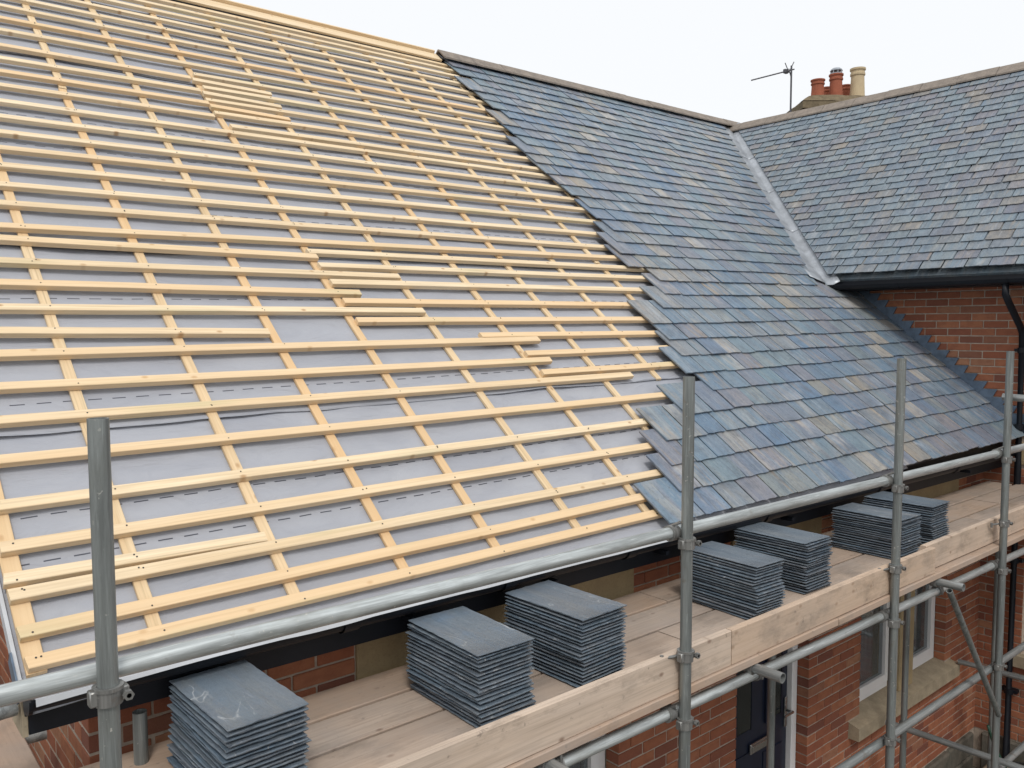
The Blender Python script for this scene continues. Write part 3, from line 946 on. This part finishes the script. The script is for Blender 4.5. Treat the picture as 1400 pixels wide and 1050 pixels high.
def lay_slates(M0, parent, rows, lim, mat, hbase, gauge, t0, clips, length, vis, gap=.014, drop=False):
    """rows: (v, [(u0,u1)...]); one object for each of the `lim` largest in view, the rest joined"""
    SLV = {}
    todo = []
    slope = (t0 + .0012) / gauge
    for v, segs in rows:
        for u0, u1 in segs:
            w = u1 - u0 - uni(.005, gap)
            if w < .03: continue
            uc = (u0 + u1) / 2
            vv = v + uni(-.006, .006)
            if drop and v < .05: vv -= .0125 * max(0, uc - 1.9)
            elif drop and v < .25: vv -= .005 * max(0, uc - 1.9)
            todo.append((uc, vv, w, u0, u1))
    items = []
    for uc, vv, w, u0, u1 in todo:
        P = M0 @ Vector((uc, vv + gauge / 2, .07))
        q = proj(P)
        ok = q is not None and -20 < q[0] < WPX + 20 and -20 < q[1] < HPX + 20 and vis(uc, vv)
        items.append((-w / q[2] ** 2 if ok else 1, uc, vv, w))
    items.sort()
    rest = []
    cnt = 0
    variants = [slate_outline(.24, length, .0035) for _ in range(24)]
    vm = [None] * 24
    for pr, uc, vv, w in items:
        k = random.randrange(24)
        poly = [(a[0] * w / .24, a[1]) for a in variants[k]]
        t = t0 * uni(.85, 1.0)
        clipped = False
        for A, B, Cc in clips:
            # clip half plane given in roof coordinates
            c2 = Cc - A * uc - B * vv
            if any(A * a + B * b > c2 for a, b in poly):
                poly = clip(poly, A, B, c2)
                clipped = True
            if len(poly) < 3: break
        if len(poly) < 3: continue
        xs = [a[0] for a in poly]
        if max(xs) - min(xs) < .02: continue
        ly = min(a[1] for a in poly)
        if ly > gauge * 1.4: continue
        lift = uni(0, .004) + (uni(.002, .006) if rnd() < .08 else 0)
        Ml = Matrix.Translation((uc, vv, hbase + lift)) @ Matrix.Rotation(-math.atan(slope) , 4, 'X') @ Matrix.Rotation(uni(-.004, .004), 4, 'Y') @ Matrix.Rotation(uni(-.006, .006), 4, 'Z')
        if pr < 0 and cnt < lim:
            cnt += 1
            if clipped:
                mk('slate', slate_solid(poly, t), mat, parent, M=M0 @ Ml)
            else:
                if vm[k] is None:
                    d = slate_solid(variants[k], t0 * .95)
                    vm[k] = mesh('slate', d[0], d[1], mat)
                inst('slate', vm[k], parent, M0 @ Ml @ Matrix.Diagonal((w / .24, 1, 1, 1)))
        else:
            rest.append(xform(slate_solid(poly, t), Ml))
    if rest:
        mk('slating', join(*rest), mat, parent, M=M0, kind='stuff')

GA = .1885
LEFT = {0: 1.937, 1: 2.21, 2: 2.32, 3: 2.46, 4: 2.84, 5: 3.335, 6: 3.22, 7: 3.35, 8: 3.385, 9: 3.36, 10: 3.675, 11: 3.875, 12: 3.985, 13: 3.75, 14: 3.80, 15: 3.925,
        16: 4.04, 17: 3.97, 18: 4.03, 19: 3.95, 20: 3.93, 21: 3.89, 22: 3.90, 23: 3.88, 24: 4.03, 25: 3.99, 26: 3.98, 27: 4.19, 28: 4.09, 29: 4.08, 30: 4.01, 31: 4.26, 32: 4.10, 33: 4.12, 34: 4.08}
rows = []
hv = half((vb_r.x, vb_r.y), (vt_r.x, vt_r.y), .165, 1)
for k in range(35):
    v = k * GA - .002
    if v > VR - .09: break
    ue = 7.33 if v < vb_r.y - .25 else valley_r(v + .44) + .2
    u = LEFT[k] - .002
    segs = []
    first = True
    while u < ue:
        w = uni(.19, .275) if k < 18 else uni(.20, .27)
        if first: w = uni(.24, .34) if k in (0, 4, 8) else uni(.2, .27)
        if k % 2 and len(segs) == 1: w *= uni(.6, 1.0)
        if v < vb_r.y - .25 and ue - (u + w) < .12: w = ue - u
        segs.append((u, u + w))
        u += w
        first = False
    rows.append((v, segs))
hs = (0.0, 1.0, VR - .01)
# beyond the valley foot the slates run up to the wing wall and under the gutter
wallu = [(1.0, 0.0, 7.335)]
low = [r for r in rows if r[0] < vb_r.y - .30]
high = [r for r in rows if r[0] >= vb_r.y - .30]
def vis_main(u, v): return True
lay_slates(MR, roof, low, 205, MAT['slate'], .0720, GA, .0130, [(1.0, 0.0, 7.335), (1.0, -.72, 7.2276)], .32, vis_main, drop=True)
lay_slates(MR, roof, high, 95, MAT['slate'], .0745, GA, .0130, [hv, hs], .36, vis_main)

# ---------------------------------------------- ridge tiles (inverted V)
def ridge_tile(L, wing_len=.165, t=.014, ang=0.70, lip=.012):
    """runs along local x, apex at z=0"""
    c, s = math.cos(ang), math.sin(ang)
    prof = [(-wing_len * c, -wing_len * s), (-.012, -.006), (0, 0), (.012, -.006), (wing_len * c, -wing_len * s)]
    inner = [(a * 1.0, b - t * 1.35) for a, b in prof]
    P = prof + inner[::-1]
    n = len(P)
    V = [(x, a, b) for x in (0, L) for a, b in P]
    Fc = [tuple(range(n - 1, -1, -1)), tuple(range(n, 2 * n))] + [(i, (i + 1) % n, n + (i + 1) % n, n + i) for i in range(n)]
    return V, Fc
RT = [mesh('ridge_tile', *ridge_tile(.445), MAT['ridge']) for _ in range(3)]
u = 4.06
while u < 9.62:
    P = MR @ Vector((u, VR, .128))
    M = fr(P, RA, Vector((0, 1, 0)), RA.cross(Vector((0, 1, 0)))) @ Matrix.Rotation(uni(-.008, .008), 4, 'X') @ Matrix.Translation((0, 0, uni(-.003, .003)))
    inst('ridge_tile', random.choice(RT), roof, M)
    u += .45
# ---------------------------------------------- lead valley in overlapping lengths
def lead_piece(s0, s1, wl, wr, h, tail=False):
    """s along the valley from its foot"""
    D = (VT - VB)
    Ls = D.length
    d = D / Ls
    lm = (RN.cross(d)).normalized()              # in the main plane, pointing away from the valley
    if lm.x > 0: lm = -lm
    lw = (WNn.cross(d)).normalized()
    if lw.y > 0: lw = -lw
    V, Fc = [], []
    ns = max(8, int((s1 - s0) / .06))
    cols = [(-1, 1.0), (-1, .72), (-1, .4), (-1, .12), (1, 0.0), (1, .25), (1, .6), (1, 1.0)]
    for j in range(ns + 1):
        s = s0 + (s1 - s0) * j / ns
        base = VB + d * s
        for ci, (sd_, f) in enumerate(cols):
            wv = .006 * noise.noise(Vector((s * 5, f * 3 + sd_, 1.7))) + .004 * noise.noise(Vector((s * 14, f * 5, 4)))
            grow = 1 + (.02 * max(0, 1 - (s - s0) / .22) if tail else 0)
            if sd_ < 0: P = base + lm * (wl * f * grow) + RN * (h + .010 + wv * (1 - f * .5) + (.05 * max(0, 1 - (s - s0) / .4) ** .6 if tail else 0))
            else: P = base + lw * (wr * f) + WNn * (h + wv)
            V.append(P)
    m = len(cols)
    for j in range(ns):
        for i in range(m - 1):
            a = j * m + i
            Fc.append((a, a + 1, a + m + 1, a + m))
    return V, Fc
VLn = (VT - VB).length
for s0, s1, h, tl in ((-.17, 1.30, -.016, True), (1.18, 2.45, -.011, False), (2.33, 3.6, -.006, False), (3.5, VLn + .02, -.001, False)):
    d = lead_piece(s0, s1, .225, .16, h, tl)
    o = mk('valley_lead', ([MRi @ a for a in d[0]], d[1]), MAT['lead'], roof, M=MR, smooth=True)
    sm = o.modifiers.new('thickness', 'SOLIDIFY'); sm.thickness = .004

# ---------------------------------------------- stepped lead flashing where the slates meet the wing wall
z = -4.085
steps = []
while z < .42:
    z1 = z + .075
    # roof height along the wall is monotonic in y: place the step where the slate surface crosses this course
    ya = RO.y + (z - roof_z(XW, RO.y, .08)) / (RR.z / RR.y)
    yb = RO.y + (z1 - roof_z(XW, RO.y, .08)) / (RR.z / RR.y)
    if z1 > roof_z(XW, 2.86, .08) and ya > 2.6 and yb < 4.75:
        # sawtooth: level top on the course joint, raking end towards the lower side
        lo = .07
        poly = [(ya - .085, z - .002), (ya + .06, z - .002), (yb + .06, z1 + .0), (yb - .165, z1 + .0)]
        if ya - .085 > yb - .165: pass
        poly = [(ya - .085, z - .006), (ya + .02, z - lo), (yb + .10, z1 - .01), (yb + .08, z1 + .002), (ya - .13, z1 + .002)]
        n = len(poly)
        t = .004 + .0015 * (len(steps) % 2)
        V = [(XW - .010 - t - uni(0, .003), a, b) for a, b in poly] + [(XW - .006, a, b) for a, b in poly]
        mk('step_flashing', (V, [tuple(range(n)), tuple(range(2 * n - 1, n - 1, -1))] + [(i, n + i, n + (i + 1) % n, (i + 1) % n) for i in range(n)]), MAT['flash'], ww)
        steps.append(z)
    z = z1

# ------------------------------------------------------------------ wing roof
wslab = [(-3.2, .05), (6.3, .05), (6.3, VW), (-3.2, VW)]
# keep the slab on the wing side of the valley
hw0 = half((vb_w.x, vb_w.y), (vt_w.x, vt_w.y), .0, -1)
wpoly = clip(wslab, *hw0)
MWB = fr(MW @ Vector((0, VW, 0)), WU, Vector((math.cos(WP), 0, -math.sin(WP))), WU.cross(Vector((math.cos(WP), 0, -math.sin(WP)))).normalized())
MWBi = MW.inverted()
rearw = prism([(-4.2, 0), (6.3, 0), (6.3, 3.7), (-4.2, 3.7)], -.06, .05)
wroof = mk('roof', join(prism(wpoly, -.05, -.01), ([MWBi @ (MWB @ Vector(a)) for a in rearw[0]], rearw[1])), MAT['wing_slate'], wing, M=MW)
wroof['label'] = 'fully slated pitched roof of the wing'
GW = .131
wrows = []
k = 0
while True:
    v = .055 + k * GW
    if v > VW - .06: break
    u = -3.3 + (.112 if k % 2 else 0) + uni(-.012, .012)
    segs = []
    while u < 6.2:
        w = .224 * uni(.94, 1.06)
        segs.append((u, u + w))
        u += w
    # drop those far on the other side of the valley
    va = vb_w.x + (vt_w.x - vb_w.x) * (v - vb_w.y) / (vt_w.y - vb_w.y)
    segs = [s for s in segs if s[1] > va - .1]
    wrows.append((v, segs))
    k += 1
hw = half((vb_w.x, vb_w.y), (vt_w.x, vt_w.y), .085, -1)
lay_slates(MW, wroof, wrows, 300, MAT['wing_slate'], .063, GW, .0115, [hw, (0.0, 1.0, VW - .01)], .30, lambda u, v: True, .018)
y = 8.02
RT2 = [mesh('ridge_tile', *ridge_tile(.445, .16, .014, .76), MAT['ridge']) for _ in range(2)]
while y > WY0:
    P = MW @ Vector((0, VW, .095))
    M = fr(Vector((P.x, y, P.z)), Vector((0, -1, 0)), Vector((1, 0, 0)), Vector((0, 0, 1))) @ Matrix.Rotation(uni(-.008, .008), 4, 'X') @ Matrix.Translation((0, 0, uni(-.003, .003)))
    inst('ridge_tile', random.choice(RT2), wroof, M)
    y -= .45

# ------------------------------------------------------------------ chimney behind the wing ridge
def at(d, k): return Vector(d) * k
CD = 13.0
c0 = at((.962, .524, .272), CD)
chim = empty('chimney', (c0.x, c0.y, ZRW - 1.2), 'brick chimney stack with mossy mortar top behind the right ridge', 'chimney')
ax = (at((.992, .4965, .28), CD) - at((.926, .5515, .264), CD)); ax.z = 0; ax.normalize()
ay = Vector((-ax.y, ax.x, 0))
MC = fr(Vector((c0.x, c0.y, 0)), ax, ay, Vector((0, 0, 1)))
zt = c0.z
mk('chimney_stack', box(-.62, .62, -.34, .34, ZRW - 1.6, zt - .22, .01), MAT['brick'], chim, M=MC)
V, Fc = [], []
nx, ny = 22, 10
for j in range(ny + 1):
    for i in range(nx + 1):
        x, y = -.66 + 1.32 * i / nx, -.40 + .80 * j / ny
        e = min(max(0, 1 - (abs(x) / .66) ** 2.2) * 1.35, max(0, 1 - (abs(y) / .40) ** 2.2) * 1.35, 1)
        V.append((x, y, zt - .13 + .13 * math.sin(e * math.pi / 2) * (1 - .25 * abs(x)) + .025 * noise.noise(Vector((x * 5, y * 5, 2)))))
Fc = [(j * (nx + 1) + i, j * (nx + 1) + i + 1, (j + 1) * (nx + 1) + i + 1, (j + 1) * (nx + 1) + i) for j in range(ny) for i in range(nx)]
mk('flaunching', join((V, Fc), box(-.66, .66, -.40, .40, zt - .24, zt - .14)), MAT['mossy'], chim, M=MC)
def pot(px, z0, z1, r, mat, kind=0, back=0.0):
    base = at(px, CD + back); base.z = z0
    H = z1 - z0
    pr = [(r * 1.12, -.06), (r * 1.05, H * .1), (r * .93, H * .72), (r * .93, H * .74), (r * 1.06, H * .77), (r * 1.06, H * .83), (r * .98, H * .85), (r * .98, H * .91), (r * 1.12, H * .94), (r * 1.12, H), (r * .9, H), (r * .85, H * .8), (r * .85, 0)]
    o = mk('chimney_pot', lathe(base, pr), mat, chim, smooth=False)
    return o, base
p1_, _ = pot((.9447, .538, 0), zt - .03, .2940 * CD, .098, MAT['terracotta'])
p2_, _ = pot((.9530, .5313, 0), zt - .03, .2925 * CD, .085, MAT['terracotta'], back=.35)
p3_, b3 = pot((.9617, .524, 0), zt - .01, .3005 * CD, .098, MAT['terracotta'])
p4_, _ = pot((.9706, .5163, 0), zt - .01, .2953 * CD, .082, MAT['terracotta'], back=.35)
p5_, _ = pot((.982, .5075, 0), zt + .0, .3075 * CD, .105, MAT['buff'])
p5_['label'] = 'cream coloured chimney pot'
zc = .3005 * CD
cw = [rod((b3.x, b3.y, zc + .055), (b3.x, b3.y, zc + .075), .085, 20)]
for i in range(8):
    a = i * math.pi / 4
    cw.append(rod((b3.x + .085 * math.cos(a), b3.y + .085 * math.sin(a), zc - .03), (b3.x + .085 * math.cos(a), b3.y + .085 * math.sin(a), zc + .06), .006, 6))
cw.append(lathe((b3.x, b3.y, zc), [(.088, -.01), (.088, .015)], 20))
cw.append(lathe((b3.x, b3.y, zc + .075), [(.095, -.02), (.06, .02), (.0, .03)], 20))
mk('wire_cowl', join(*cw), MAT['lead'], p3_)

# television aerial
AD = 12.6
m0, m1 = at((.9205, .5585, .25), AD), at((.9205, .5590, .3095), AD)
m0.x, m0.y = m1.x, m1.y
aer = empty('television_aerial', (m0.x, m0.y, m0.z - 1.0), 'thin dark television aerial on a mast above the roof ridge', 'aerial')
mk('mast', rod(m0 - Vector((0, 0, 1.0)), m1 + Vector((0, 0, .02)), .014), MAT['aerial'], aer)
b0, b1 = at((.8839, .5903, .2940), AD), at((.9240, .5572, .3072), AD)
mk('boom', rod(b0, b1, .010), MAT['aerial'], aer)
bd = (b1 - b0).normalized()
sdv = bd.cross(Vector((0, 0, 1))).normalized()
for i in range(12):
    P = b0.lerp(b1, .02 + i * .068)
    mk('element', rod(P - sdv * .035 - bd * .0, P + sdv * .035, .004, 6), MAT['aerial'], aer)
P = b0.lerp(b1, .87)
up = Vector((0, 0, 1))
for a, b in ((sdv * .0 + up * .13 - bd * .06, up * -.02), (up * -.15 + bd * .05, up * .03), (up * .11 + bd * .08, up * -.03)):
    mk('reflector', rod(P + a, P + b, .007, 6), MAT['aerial'], aer)
mk('dipole', box(-.04, .04, -.025, .025, -.03, .03, .006), MAT['aerial'], aer, M=Matrix.Translation(b0.lerp(b1, .80)))

# ------------------------------------------------------------------ scaffold
RP = .0242
PY = 2.10
PX = [.52, 2.742, 4.638, 6.27]
sc = empty('scaffold', (PX[0], PY, GZ), 'galvanised tube scaffold with timber board platform along the eaves', 'scaffold')
for i, x in enumerate(PX):
    o = mk('standard', tube((x, PY, GZ + .01), (x + (.0 if i < 3 else -.01), PY, (-.213, -.208, -.185, -.18)[i]), RP), MAT['galv'], sc, smooth=False)
    mk('base_plate', box(x - .075, x + .075, PY - .075, PY + .075, GZ, GZ + .008), MAT['coupler'], o)
INN = [(.842, 3.0, -1.345), (4.61, 2.85, -1.62), (6.52, 2.85, -1.62), (8.38, 2.85, -1.62)]
for x, y, zt_ in INN:
    mk('standard', tube((x, y, GZ + .01), (x, y, zt_), RP), MAT['galv'], sc)

def shade(o):
    for pgn in o.data.polygons:
        pgn.use_smooth = True
    md = o.modifiers.new('edges', 'EDGE_SPLIT')
    md.split_angle = math.radians(40)

def rail_z(x): return -.836 - .0085 * (x - .3)
for x0, x1, r in ((-.6, 2.705, .0246), (2.70, 4.60, .0250), (4.595, 8.84, .0246)):
    mk('guard_rail', tube((x0, PY + .052, rail_z(x0)), (x1, PY + .052, rail_z(x1)), r), MAT['rail'], sc)
def led_z(x): return -1.63 - .0125 * (x - 3.0)
LY = PY + .052
for x0, x1 in ((-.4, 4.72), (4.76, 8.6)):
    mk('ledger', tube((x0, LY, led_z(x0)), (x1, LY, led_z(x1)), RP), MAT['rail'], sc)
def low_z(x): return -2.40 - .008 * (x - 4.0)
mk('ledger', tube((-.4, LY, low_z(-.4)), (8.7, LY, low_z(8.7)), RP), MAT['galv_x'], sc)
mk('ledger', tube((2.0, LY, -3.19), (8.7, LY, -3.25), RP), MAT['galv_x'], sc)
TR = [(.22, 1.99), (1.995, 1.99), (3.30, 1.985), (5.29, 1.98), (7.2, 2.0), (8.4, 2.0)]
DT = -1.528                                                 # top of the platform boards
TZ = DT - .038 - RP - .001
for x, y0 in TR:
    mk('transom', tube((x, y0, TZ + .001), (x + .01, 3.14, TZ), RP), MAT['galv_y'], sc)
mk('transom', tube((6.46, 1.96, -3.15), (6.46, 2.96, -3.17), RP), MAT['galv_y'], sc)
mk('transom', tube((8.22, 1.9, -3.16), (8.22, 3.10, -3.19), RP), MAT['galv_y'], sc)
mk('transom', tube((.30, 2.98, -1.215), (.47, 3.02, -1.225), RP), MAT['galv_y'], sc)
mk('transom', tube((6.33, .4, -.53), (6.33, 2.16, -.50), RP), MAT['galv_y'], sc)
mk('brace', tube((5.26, PY - .05, -1.62), (6.17, PY - .045, -2.69), .0185), MAT['galv'], sc)

def coupler(P, hor=Vector((1, 0, 0)), r=RP, second=True, clip_only=False):
    """band on an upright at P, jaw with bolt and nut, band on the crossing tube"""
    P = Vector(P)
    ds = [tube(P - Vector((0, 0, .021)), P + Vector((0, 0, .021)), r + .008, r + .001, 18)]
    ds.append(tube(P + Vector((0, 0, .015)), P + Vector((0, 0, .024)), r + .0115, r + .001, 18))
    out = Vector((hor.x, hor.y, 0)).normalized()
    n = Vector((0, -1, 0))
    b0 = P + out * (r + .012) + n * .014
    ds.append(rod(b0 - n * .034, b0 + n * .026, .006, 8))
    ds.append(rod(b0 + n * .012, b0 + n * .026, .0125, 6))
    ds.append(xform(box(-.012, .012, -.016, .016, -.017, .017, .003), Matrix.Translation(P + out * (r + .008))))
    ds.append(xform(box(-.014, .010, -.014, .014, -.019, .019, .003), Matrix.Translation(P - out * (r + .006))))
    if clip_only:
        ds.append(rod(P - out * .03 + n * -.02, P - out * .105 + n * -.045, .0065, 8))
        ds.append(rod(P - out * .10 + n * -.045 - Vector((0, 0, .02)), P - out * .10 + n * -.045 + Vector((0, 0, .012)), .0085, 8))
    return join(*ds)
for i, x in enumerate(PX):
    d = [coupler((x, PY, rail_z(x) - .040))]
    if i: d.append(tube((x - .055, PY + .052, rail_z(x)), (x - .012, PY + .052, rail_z(x)), .0335, .0252, 18))
    if i: d.append(rod((x - .034, PY + .052, rail_z(x) + .03), (x - .034, PY + .01, rail_z(x) + .052), .006, 8))
    mk('coupler', join(*d), MAT['coupler'], sc)
    if i:
        z = (0, -1.372, -1.372, -1.372)[i] + .0
        mk('toe_board_clip', coupler((x, PY, z), clip_only=True), MAT['coupler'], sc)
    d = [coupler((x, PY, led_z(x) - .035)), tube((x - .062, LY, led_z(x)), (x - .022, LY, led_z(x)), .034, .0245, 18), rod((x - .04, LY, led_z(x) + .03), (x - .04, LY - .04, led_z(x) + .045), .006, 8)]
    mk('coupler', join(*d), MAT['coupler'], sc)
    mk('coupler', coupler((x, PY, low_z(x) + .03)), MAT['coupler'], sc)
for x, y0 in TR[1:4]:
    z = led_z(x)
    mk('coupler', join(tube((x + .03, LY, z), (x + .07, LY, z), .033, .0245, 18), tube((x, LY - .02, TZ), (x, LY + .02, TZ), .033, .0245, 18), rod((x + .05, LY - .03, z - .02), (x + .05, LY - .03, z + .05), .006, 8)), MAT['coupler'], sc)
mk('coupler', coupler((INN[1][0], INN[1][1], -1.66)), MAT['coupler'], sc)
mk('coupler', coupler((INN[2][0], INN[2][1], -3.17)), MAT['coupler'], sc)
for o in list(sc.children):
    if o.name.split('.')[0] in ('standard', 'guard_rail', 'ledger', 'transom', 'brace', 'coupler', 'toe_board_clip'):
        shade(o)

# platform boards, four abreast
def board(name, x0, x1, y0, y1, z0, z1, mat, parent, bow=.004):
    n = 14
    V, Fc = [], []
    ph = rnd() * 9
    c = .004
    prof = [(y0 + c, z0), (y0, z0 + c), (y0, z1 - c), (y0 + c, z1), (y1 - c, z1), (y1, z1 - c), (y1, z0 + c), (y1 - c, z0)]
    m = len(prof)
    for i in range(n + 1):
        x = (x1 - x0) * i / n - (x1 - x0) / 2
        dz = bow * noise.noise(Vector((x * .8 + ph, ph, 0))) * .5
        dy = bow * noise.noise(Vector((x * .8 + ph, ph, 7))) * .5
        for a, b in prof:
            V.append((x, a - (y0 + y1) / 2 + dy, b - z0 + dz))
    for i in range(n):
        for k in range(m):
            a, b = i * m + k, i * m + (k + 1) % m
            Fc.append((a, a + m, b + m, b))
    Fc += [tuple(range(m)), tuple(range(n * m + m - 1, n * m - 1, -1))]
    return mk(name, (V, Fc), mat, parent, M=Matrix.Translation(((x0 + x1) / 2, (y0 + y1) / 2, z0)))
rowsY = [(2.118, 2.378), (2.394, 2.625), (2.643, 2.864), (2.886, 3.105)]
cuts = [(.60, 4.05, 7.30, 8.84), (.66, 3.2, 6.95, 8.80), (.60, 4.6, 7.75, 8.84), (.63, 3.6, 7.0, 8.78)]
for (y0, y1), cs in zip(rowsY, cuts):
    for a, b in zip(cs, cs[1:]):
        board('scaffold_board', a, b - .006, y0, y1, DT - .038 + uni(-.001, .001), DT + uni(-.002, .001), MAT['board'], sc)
for a, b, dy, dz, h in ((-.1, 3.108, 0, .0, .162), (3.112, 5.236, 0, .0, .162), (5.20, 8.7, .040, .004, .166)):
    board('toe_board', a, b, PY + .030 + dy, PY + .066 + dy, DT + .002 + dz, DT + .002 + dz + h, MAT['toe'], sc, .006)
# return platform beside the gable
for k, (x0, x1) in enumerate(((.345, .565), (.115, .335))):
    o = board('scaffold_board', -1.95, 1.95, -(x1 - x0) / 2, (x1 - x0) / 2, 0, .038, MAT['board'], sc)
    o.matrix_basis = WM[sc.name].inverted() @ (Matrix.Translation(((x0 + x1) / 2, 3.16 + 1.95, DT - .036)) @ Matrix.Rotation(math.pi / 2, 4, 'Z'))
mk('transom', tube((-.5, 3.6, TZ), (.66, 3.6, TZ), RP), MAT['galv_y'], sc)
mk('transom', tube((-.5, 6.4, TZ), (.66, 6.4, TZ), RP), MAT['galv_y'], sc)

# ------------------------------------------------------------------ stacks of slates on the platform
def chipped(w, L, t):
    pts = []
    def side(p, q, n):
        for i in range(n):
            f = i / n
            pts.append((p[0] + (q[0] - p[0]) * f, p[1] + (q[1] - p[1]) * f))
    c = [(-w / 2, -L / 2), (w / 2, -L / 2), (w / 2, L / 2), (-w / 2, L / 2)]
    for i in range(4):
        side(c[i], c[(i + 1) % 4], 11 if i % 2 == 0 else 18)
    n = len(pts)
    V = []
    for z, ins, jit in ((0, .015, .003), (t * .4, .004, .002), (t * .75, -.001, .0018), (t, .004, .0025)):
        for a, b in pts:
            k = ins + uni(-jit, jit)
            V.append((a - math.copysign(min(k, abs(a)), a) if abs(abs(a) - w / 2) < 1e-6 else a, b - math.copysign(k, b) if abs(abs(b) - L / 2) < 1e-6 else b, z + uni(-.0008, .0008) * (0 < z < t)))
    Fc = [tuple(range(n - 1, -1, -1)), tuple(range(3 * n, 4 * n))]
    for r in range(3):
        Fc += [(r * n + i, r * n + (i + 1) % n, (r + 1) * n + (i + 1) % n, (r + 1) * n + i) for i in range(n)]
    return V, Fc
LS = [mesh('loose_slate', *chipped(.282 + uni(-.004, .004), .49 + uni(-.005, .005), .0125), MAT['stack']) for _ in range(10)]
ORD = ['topmost', 'second', 'third', 'fourth', 'fifth', 'sixth', 'seventh', 'eighth', 'ninth', 'tenth', 'eleventh', 'twelfth', 'thirteenth', 'fourteenth', 'fifteenth', 'sixteenth', 'seventeenth', 'eighteenth', 'nineteenth', 'twentieth', 'twenty-first', 'twenty-second']
STK = [((1.062, 2.682), 1.0, 'nearest slate stack, at far left of platform', 1.0), ((2.015, 2.628), .98, 'second slate stack from the left', 1.0), ((2.56, 2.640), 1.02, 'third slate stack from the left', 1.02),
       ((3.79, 2.60), .93, 'fourth slate stack from left, behind the middle pole', .86), ((4.392, 2.668), 1.0, 'fifth slate stack from the left', .97), ((5.475, 2.622), 1.0, 'sixth slate stack from left, behind third pole', .95), ((5.955, 2.63), 1.0, 'farthest slate stack, at right end', 1.02)]
for si, ((cx, cy), k, where, wsc) in enumerate(STK):
    n = (19, 19, 20, 19, 20, 18, 19)[si]
    H = n * (.0156 + uni(-.0004, .0004))
    z = DT + .001
    pit = H / n
    ax_, ay_ = 0.0, 0.0
    for i in range(n):
        ax_ = .7 * ax_ + uni(-.006, .006)
        ay_ = .7 * ay_ + uni(-.008, .008)
        if rnd() < .12: ax_ += uni(-.009, .009)
        t = pit * (uni(.58, .86))
        o = bpy.data.objects.new('loose_slate', LS[random.randrange(10)])
        R = Matrix.Rotation(uni(-.03, .03) + (.02, .0, .03, -.05, 0, -.01, .01)[si], 4, 'Z') @ Matrix.Rotation(uni(-.0025, .0025), 4, 'X') @ Matrix.Rotation(uni(-.003, .003), 4, 'Y')
        if rnd() < .5: R = R @ Matrix.Rotation(math.pi, 4, 'Z')
        put(o, None, Matrix.Translation((cx + ax_, cy + ay_, z)) @ R @ Matrix.Diagonal((wsc, 1, t / .0125, 1)))
        j = n - 1 - i
        lab = ('topmost blue-grey slate of the ' + where) if j == 0 else (ORD[j] + ' slate from the top of the ' + where)
        tag(o, lab, 'slate', 'slates stacked on the scaffold boards')
        z += pit

# ------------------------------------------------------------------ loose battens lying on the roof
for (a, b), lab in ((((.800, 4.765), (1.43, 4.745)), 'uppermost of three short loose battens between the upper roof battens'),
                    (((.815, 4.560), (1.435, 4.535)), 'middle one of three short loose battens between the upper roof battens'),
                    (((.805, 4.355), (1.43, 4.335)), 'lowest of three short loose battens between the upper roof battens')):
    L = math.hypot(b[0] - a[0], b[1] - a[1])
    o = stick('loose_batten', L, .050, .032, MAT['batten'], None, MR @ Matrix.Translation((a[0], a[1], .0186)) @ Matrix.Rotation(math.atan2(b[1] - a[1], b[0] - a[0]), 4, 'Z'))
    tag(o, lab, 'batten', 'loose battens on the roof')

# ------------------------------------------------------------------ odds and ends at the foot of the wing wall
pts = []
for i in range(60):
    t = i / 59
    pts.append((8.25 + .55 * t + .12 * math.sin(t * 9), 2.75 - 1.2 * t + .1 * math.sin(t * 14 + 1), GZ + .02 + max(0, .75 * (1 - t * 6)) ))
tag(mk('garden_hose', sweep(pts, .013, 8), MAT['hose'], smooth=True), 'dark green garden hose on the ground below the downpipe', 'hose')
pts = []
for i in range(80):
    a = i / 79 * math.pi * 5
    pts.append((8.62 + (.14 + .02 * math.sin(a * .7)) * math.cos(a), 2.62 + .2 * math.sin(a), GZ + .24 + .008 * i / 8 + .03 * math.sin(a * 1.3)))
tag(mk('cable_coil', sweep(pts, .008, 6), MAT['cable'], smooth=True), 'loose black cable coil beside the downpipe foot', 'cable')
bm_ = box(8.36, 8.80, 2.35, 2.98, GZ, GZ + .21, .03)
tag(mk('stone_block', ([Vector((a.x + .015 * noise.noise(a * 4), a.y + .02 * noise.noise(a * 5), a.z + .01 * noise.noise(a * 6))) for a in bm_[0]], bm_[1]), MAT['sill']), 'worn pale stone block at the foot of the downpipe', 'stone')
